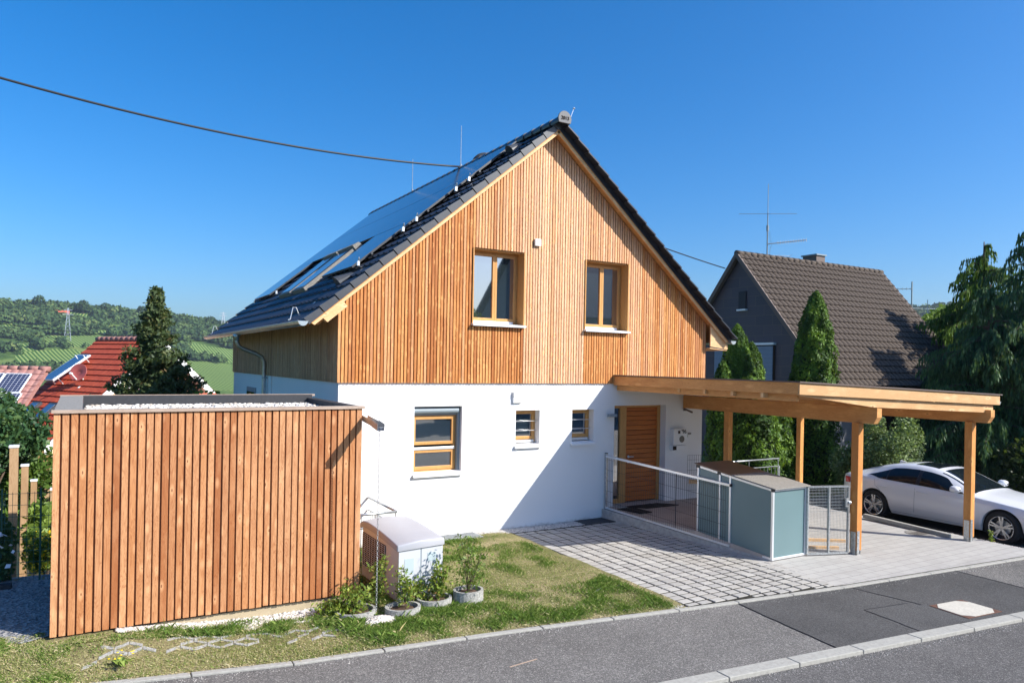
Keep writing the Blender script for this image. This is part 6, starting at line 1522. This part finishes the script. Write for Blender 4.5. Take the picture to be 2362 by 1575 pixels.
m = MB(); m.box(-2.6, -.82, 11.75, 11.87, -.25, -.02); tag(m.build('raised_edge', 'roof_felt', bevel=.01), 'dark stone border of the flower bed at the left edge', 'bed border')
# young shrubs in planters
def shrub(x, y, z0, h, rad, n, mat, label, seed, stems=6, ls=.034):
    rg = np.random.default_rng(seed); T = empty('young_shrub', (x, y, z0), label, 'shrub', 'young shrubs by the heat pump'); m = MB(); P = []
    for k in range(stems):
        a = rg.uniform(0, 6.28); r = rad * rg.uniform(.2, 1.0); hh = h * rg.uniform(.65, 1.02); q = []
        for u in np.linspace(0, 1, 6): q.append(np.array([x + math.cos(a) * r * u ** 1.2 + .015 * math.sin(7 * u + k), y + math.sin(a) * r * u ** 1.2, z0 + hh * u]))
        m.tube(q, [.007, .006, .005, .004, .003, .002], 5, cap=False)
        for _ in range(n // stems):
            u = rg.uniform(.12, 1.0); i = min(4, int(u * 5)); c = q[i] + (q[i + 1] - q[i]) * (u * 5 - i); P.append(c + rg.normal(0, 1, 3) * np.array([.055, .055, .03]) * (1.25 - .6 * u) * (rad / .16))
    P = np.array(P); V, F = leaves(P, ls, rg, None, 1.9); np_mesh('leaf', V, F, mat, T, rnd=rg.random(len(P)))['kind'] = 'stuff'; m.build('stem', 'bark', T); return T
shrub(4.60, 8.90, -.1, .78, .28, 520, 'leaf_broad', 'open shrub with sparse twisted leaves in the right-hand planter', 41, 9, .03)
shrub(4.16, 8.98, -.15, .50, .16, 620, 'leaf_young', 'dense light green shrub in front of the heat pump doors', 42, 8, .03)
shrub(3.68, 8.90, -.15, .52, .15, 380, 'leaf_young', 'reddish stemmed young shrub just right of the rain chain', 43, 7, .03)
shrub(3.42, 9.25, -.2, .72, .15, 520, 'leaf_young', 'tall young shrub in front of the heat pump grille', 44, 7, .03)
shrub(3.05, 9.12, -.2, .36, .24, 700, 'leaf_young', 'low spreading shrub at the foot of the shed corner', 45, 12, .032)
shrub(2.80, 9.20, -.22, .16, .26, 700, 'leaf_young', 'creeping plant over the pebbles below the shed boards', 46, 12, .032)
shrub(3.9, 9.1, -.2, .30, .2, 500, 'leaf_young', 'small leafy shrub between the two middle planters', 47, 8, .03)
# dandelion-like weed
rg = np.random.default_rng(77)
wd = empty('roadside_weed', (.36, 8.62, -.2), 'bright green leafy weed with small yellow flowers in the verge', 'weed')
m = MB()
for k in range(16):
    a = rg.uniform(0, 6.28); L = rg.uniform(.08, .17); d = Vector((math.cos(a), math.sin(a), 0)); s = Vector((-d.y, d.x, 0)) * .022; c = Vector((.36, 8.62, -.2)); u1 = c + d * L * .5 + Vector((0, 0, .06 + .03 * rg.random())); u2 = c + d * L + Vector((0, 0, .03 + .05 * rg.random()))
    m.cr = rg.random(); m.add([c, u1 - s, u2, u1 + s], [(0, 1, 2, 3)])
m.build('leaf', 'leaf_light', wd)
m = MB()
for k in range(9): c = Vector((.36 + rg.uniform(-.13, .13), 8.62 + rg.uniform(-.1, .08), -.2)); m.lathe(c + Vector((0, 0, .10 + .06 * rg.random())), [(0, .006), (.012, .004), (.012, 0)], 7)
m.build('blossom', 'flower_yellow', wd)
wd = empty('driveway_weed', (15.35, 7.45, -.24), 'small upright weed beside the right carport post', 'weed'); rg = np.random.default_rng(78)
P = np.array([[15.35, 7.45, -.25]]) + rg.normal(0, 1, (90, 3)) * np.array([.02, .02, 0]) + np.array([[0, 0, 1]]) * rg.random((90, 1)) * .22; V, F = leaves(P, .03, rg); np_mesh('leaf', V, F, 'leaf_young', wd, rnd=rg.random(90))
# ================================================================ pebbles and grass
rg = np.random.default_rng(5)
def scatter(n, x0, x1, fy0, fy1): x = rg.uniform(x0, x1, n); y = np.array([fy0(a) + (fy1(a) - fy0(a)) * rg.random() for a in x]); return x, y
x, y = scatter(5200, .35, 3.3, lambda a: 9.56 - .10 - .42 * sstep(.2, 2.2, a) - .05 * math.sin(a * 5), lambda a: 9.56); pts = [(a, b, lawn_z(a, b) + .012) for a, b in zip(x, y)]
o = pebbles('pebble_strip', pts, .020, 'pebble', 3); 
a = rg.uniform(0, 6.28, 700); r = rg.random(700) ** .5 * .20; pts = [(3.26 + 1.1 * r_2 * math.cos(t), 8.72 + r_2 * math.sin(t) * .8, lawn_z(3.26, 8.7) + .05 * (1 - (r_2 / .2) ** 2)) for t, r_2 in zip(a, r)]
pebbles('pebble_heap', pts, .020, 'pebble', 4)
x, y = scatter(3600, 6.5, 8.95, lambda a: 12.14, lambda a: 12.49); pebbles('gravel_bed', [(a, b, -.24) for a, b in zip(x, y)], .020, 'pebble_grey', 6)
x, y = scatter(4200, 6.96, 7.25, lambda a: yk(7.1) + .1, lambda a: 12.1); pebbles('gravel_border', [(a + .10 * math.sin(b * 3), b, -.247) for a, b in zip(x, y)], .009, 'pebble_grey', 7)
x, y = scatter(2500, 15.3, 16.6, lambda a: 6.5, lambda a: 9.5); pebbles('parking_grit', [(a, b, -.245 - .225 * sstep(15.28, 16.1, a)) for a, b in zip(x, y)], .012, 'pebble_grey', 8)
x, y = scatter(900, 0, 14, lambda a: yk(a) - .16, lambda a: yk(a) - .005); pebbles('pavement_grit', [(a, b, -.263) for a, b in zip(x, y)], .0055, 'pebble_grey', 9)
x, y = scatter(700, 5, 14, lambda a: kl(a) - .34, lambda a: kl(a) - .19); pebbles('road_grit', [(a, b, -.299) for a, b in zip(x, y)], .0055, 'pebble_grey', 10)
# litter of dry straw
def lush(x, y):
    v = mnoise.noise(Vector((x * .75 + 3, y * 1.1, 0))) * .9 + mnoise.noise(Vector((x * 2.8, y * 2.8, 5))) * 1.0 + .13
    dk = y - yk(x); v += (.18 + .35 * mnoise.noise(Vector((x * 1.6, y * 1.6, 8)))) * math.exp(-((dk - .95) / .6) ** 2) if x > 2.6 else 0
    v -= .75 * math.exp(-((x - 6.0) / .8) ** 2 - ((y - 9.2) / .9) ** 2)
    v -= .9 * math.exp(-((x - .6) / 1.3) ** 2 - ((dk - .5) / .30) ** 2)
    v -= .7 * math.exp(-((x - 2.1) / .9) ** 2 - ((dk - .42) / .20) ** 2)
    v += .25 * math.exp(-((x - 1.3) / 1.5) ** 2 - ((dk - 1.0) / .2) ** 2)
    v -= .6 * sstep(.25, 0, dk)
    return v
n = 290000
x = rg.uniform(-3.2, 7.02, n); y0 = np.array([yk(a) for a in x]) + .09; y1 = np.where(x < -.36, 9.75, np.where(x < 3.3, 9.42, 12.05)); y = y0 + (y1 - y0) * rg.random(n)
lu = np.array([lush(a, b) for a, b in zip(x, y)])
inhole = ((x > 3.66) & (x < 4.42) & (y > 9.22) & (y < 10.85)) | ((x > .2) & (x < 3.3) & (y > 9.2 - .0 * x) & (rg.random(n) < .8)) | ((x > 6.25) & (y > 11.45) & (rg.random(n) < .93)) | (np.hypot(x - 3.26, y - 8.72) < .2)
for q in PL: inhole |= np.hypot(x - q[0], y - q[1]) < q[2]
stone = (((x > -.1) & (x < 1.2)) | ((x > .85) & (x < 2.75))) & (np.abs(y - (9.02 - .15 * x)) < .20)
keep = (rg.random(n) < np.clip(.42 + lu * .85, .22, 1)) & ~inhole & ~(stone & (rg.random(n) < .88)); x, y, lu = x[keep], y[keep], lu[keep]; n = len(x)
z = np.array([lawn_z(a, b) for a, b in zip(x, y)])
green = np.clip(.54 + lu * .9 + rg.normal(0, .33, n), 0, 1); h = .85 * (.018 + .045 * np.clip(lu + .3, 0, 1.0) * rg.uniform(.5, 1.3, n)) + .01 * rg.random(n)
tall = rg.random(n) < .012; h[tall] *= 2.0
ang = rg.uniform(0, 6.28, n); lean = rg.uniform(.2, 1.3, n) * h * (1.5 - green * .6); w = rg.uniform(.0018, .0036, n)
dx, dy = np.cos(ang), np.sin(ang); b = np.stack([x, y, z], 1); sx = np.stack([-dy, dx, 0 * dx], 1) * w[:, None]
mid = b + np.stack([dx * lean * .35, dy * lean * .35, h * .6], 1); tip = b + np.stack([dx * lean, dy * lean, h], 1)
V = np.stack([b - sx, b + sx, mid + sx * .7, tip, mid - sx * .7], 1).reshape(-1, 3); F = np.arange(5 * n).reshape(n, 5)
rn = np.clip(np.where(green > .5, rg.uniform(0, .66, n), rg.uniform(.55, 1, n)) + rg.normal(0, .05, n), 0, 1)
tag(np_mesh('grass', V, F, 'grass_blade', rnd=rn), kind='stuff')
# dry leaf and straw litter
n = 2600; x = rg.uniform(-1.2, 7.2, n); y = np.array([yk(a) for a in x]) + .05 + rg.random(n) ** 1.6 * 2.4; y = np.minimum(y, 9.3)
V, F = leaves(np.stack([x, y, np.array([lawn_z(a, b_) for a, b_ in zip(x, y)]) + .012], 1), .014, rg, np.tile([0, 0, 1.], (n, 1)), 2.6, .8); tag(np_mesh('dry_litter', V, F, 'grass_blade', rnd=rg.uniform(.85, 1, n)), kind='stuff')
m = MB(); m.bar((4.05, 6.82, -.26), (4.43, 6.86, -.258), .012, .006); tag(m.build('straw', 'weathered_wood'), 'single pale straw lying on the pavement asphalt', 'straw')
# ================================================================ HILL WOODLAND
rg = np.random.default_rng(12); C = []
while len(C) < 4600:
    right = rg.random() < .10
    az = rg.uniform(24, 36) if right else rg.uniform(76, 99); t = rg.random() ** .75; r = R0 + (R1 - R0) * t; 
    if right: t = .8 + .2 * rg.random(); r = R0 + (R1 - R0) * t
    x, y = r * math.cos(R(az)), r * math.sin(R(az)); k = vine_id(az, t, x, y)
    if k >= 0: continue
    d = mnoise.noise(Vector((x / 55, y / 55, 2.2))) + (t - .62) * .9
    if rg.random() > .42 + d * 1.5 and t < .93: continue
    C.append((x, y, hill_z(az, r), az, t))
V = []; F = []; RN = []; off = 0
for (x, y, z, az, t) in C:
    h = rg.uniform(5.0, 10.5) if t > .25 else rg.uniform(4, 7.5); w = h * rg.uniform(.42, .65); k = 46; v = unit(k, rg); v[:, 2] = np.abs(v[:, 2]) * 1.0 - .25
    rr_ = (.72 + .3 * rg.random(k))[:, None] * (1 + .25 * np.sin(v[:, :1] * 7 + v[:, 1:2] * 5)); P = np.array([x, y, z + h * .40]) + v * rr_ * np.array([w, w, h * .62])
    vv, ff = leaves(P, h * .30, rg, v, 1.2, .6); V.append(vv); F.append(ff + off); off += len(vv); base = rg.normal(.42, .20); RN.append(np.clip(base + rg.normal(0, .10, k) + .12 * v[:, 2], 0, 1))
tag(np_mesh('hill_woodland', np.concatenate(V), np.concatenate(F), 'leaf_hill', rnd=np.concatenate(RN)), kind='stuff')
# single trees one can tell apart on the crest
for i, (az, h, w, lab) in enumerate([(92.75, 17, 7.0, 'tallest round tree on the hill crest at the far left'), (90.25, 15, 7, 'broad tree on the crest just right of the lattice mast'), (88.9, 14, 6, 'dark tree on the crest left of the spruce tip'), (86.7, 15, 5.0, 'slim pair-like tree on the crest close to the spruce tip'), (85.9, 14, 5.2, 'tree on the crest immediately left of the spruce trunk line'), (85.2, 15, 6, 'rounded crest tree brushing the left side of the spruce'), (82.2, 13, 6.5, 'rounded tree on the falling crest right of the spruce')]):
    r = R1 - 16; x, y = r * math.cos(R(az)), r * math.sin(R(az)); z = hill_z(az, r); rg2 = np.random.default_rng(200 + i)
    T = empty('crest_tree', (x, y, z), lab, 'tree', 'single trees on the hill crest'); k = 420; v = unit(k, rg2); P = np.array([x, y, z + h * .6]) + v * (rg2.random((k, 1)) ** .3) * np.array([w, w, h * .42]); h *= 1.0; vv, ff = leaves(P, 1.9, rg2, v, 1.2, .4); np_mesh('crown', vv, ff, 'leaf_hill', T, rnd=np.clip(rg2.normal(.25, .15, k), 0, 1)); m = MB(); m.tube([(x, y, z - 2), (x, y, z + h * .5)], [.6, .3], 6); m.build('trunk', 'bark', T)
# hut
r = 905; az = 91.45; x, y = r * math.cos(R(az)), r * math.sin(R(az)); z = hill_z(az, r)
ht = empty('vineyard_hut', (x, y, z), 'small red-roofed hut among the trees on the hillside', 'hut')
hz = max(z + 5.0, 3.05 + r * .0455)
m = MB(); m.box(x - 6, x + 6, y, y + 8, z - 1, hz); m.build('wall', 'chimney_brown', ht); m = MB(); m.prism([(x - 6.6, y - 1.2, hz - .2), (x - 6.6, y + 4, hz + 4.6), (x - 6.6, y + 9, hz - .2)], (13.2, 0, 0)); m.build('roof', 'far_red', ht)
def pylon(az, r, h, lab, s=1.0):
    x, y = r * math.cos(R(az)), r * math.sin(R(az)); z = hill_z(az, r); T = empty('power_pylon', (x, y, z), lab, 'pylon', 'lattice power pylons on the hill'); m = MB(); w = 1.6 * s; lv = [(z + h * k / 8, w * (1 - k / 9)) for k in range(9)]
    for (z0, w0), (z1, w1) in zip(lv, lv[1:]):
        for sx, sy in ((1, 1), (1, -1), (-1, -1), (-1, 1)): m.tube([(x + sx * w0, y + sy * w0, z0), (x + sx * w1, y + sy * w1, z1)], .16 * s, 4)
        m.tube([(x - w0, y - w0, z0), (x + w1, y - w1, z1)], .10 * s, 4); m.tube([(x + w0, y - w0, z0), (x - w1, y - w1, z1)], .10 * s, 4)
    m.build('mast', 'galvanised', T); m = MB()
    for k, L in ((6.4, 2.6), (7.5, 2.0)): m.tube([(x - L * s, y, z + h * k / 8), (x + L * s, y, z + h * k / 8)], .16 * s, 4); m.tube([(x - L * s, y, z + h * k / 8), (x, y, z + h * (k + .4) / 8)], .1, 4); m.tube([(x + L * s, y, z + h * k / 8), (x, y, z + h * (k + .4) / 8)], .1, 4)
    m.build('crossarm', 'galvanised', T)
pylon(91.12, 800, 31, 'grey lattice mast beside the red-roofed hut on the hillside', 1.7); pylon(81.35, 930, 22, 'small lattice pylon on the crest just left of the timber house eave', 1.7)
# ================================================================ AIR
def haze(dens):
    m = bpy.data.materials.new('haze'); m.use_nodes = True; t = m.node_tree; t.nodes.clear(); o_ = t.nodes.new('ShaderNodeOutputMaterial'); v = t.nodes.new('ShaderNodeVolumePrincipled'); v.inputs['Color'].default_value = (.72, .84, 1, 1); v.inputs['Density'].default_value = dens; v.inputs['Anisotropy'].default_value = .2
    t.links.new(v.outputs[0], o_.inputs['Volume']); MATS['haze'] = m; b = MB(); b.box(-1200, 1200, -1200, 1200, -60, 100); tag(b.build('haze', 'haze'), kind='stuff')
if USE_HAZE: haze(.00014)
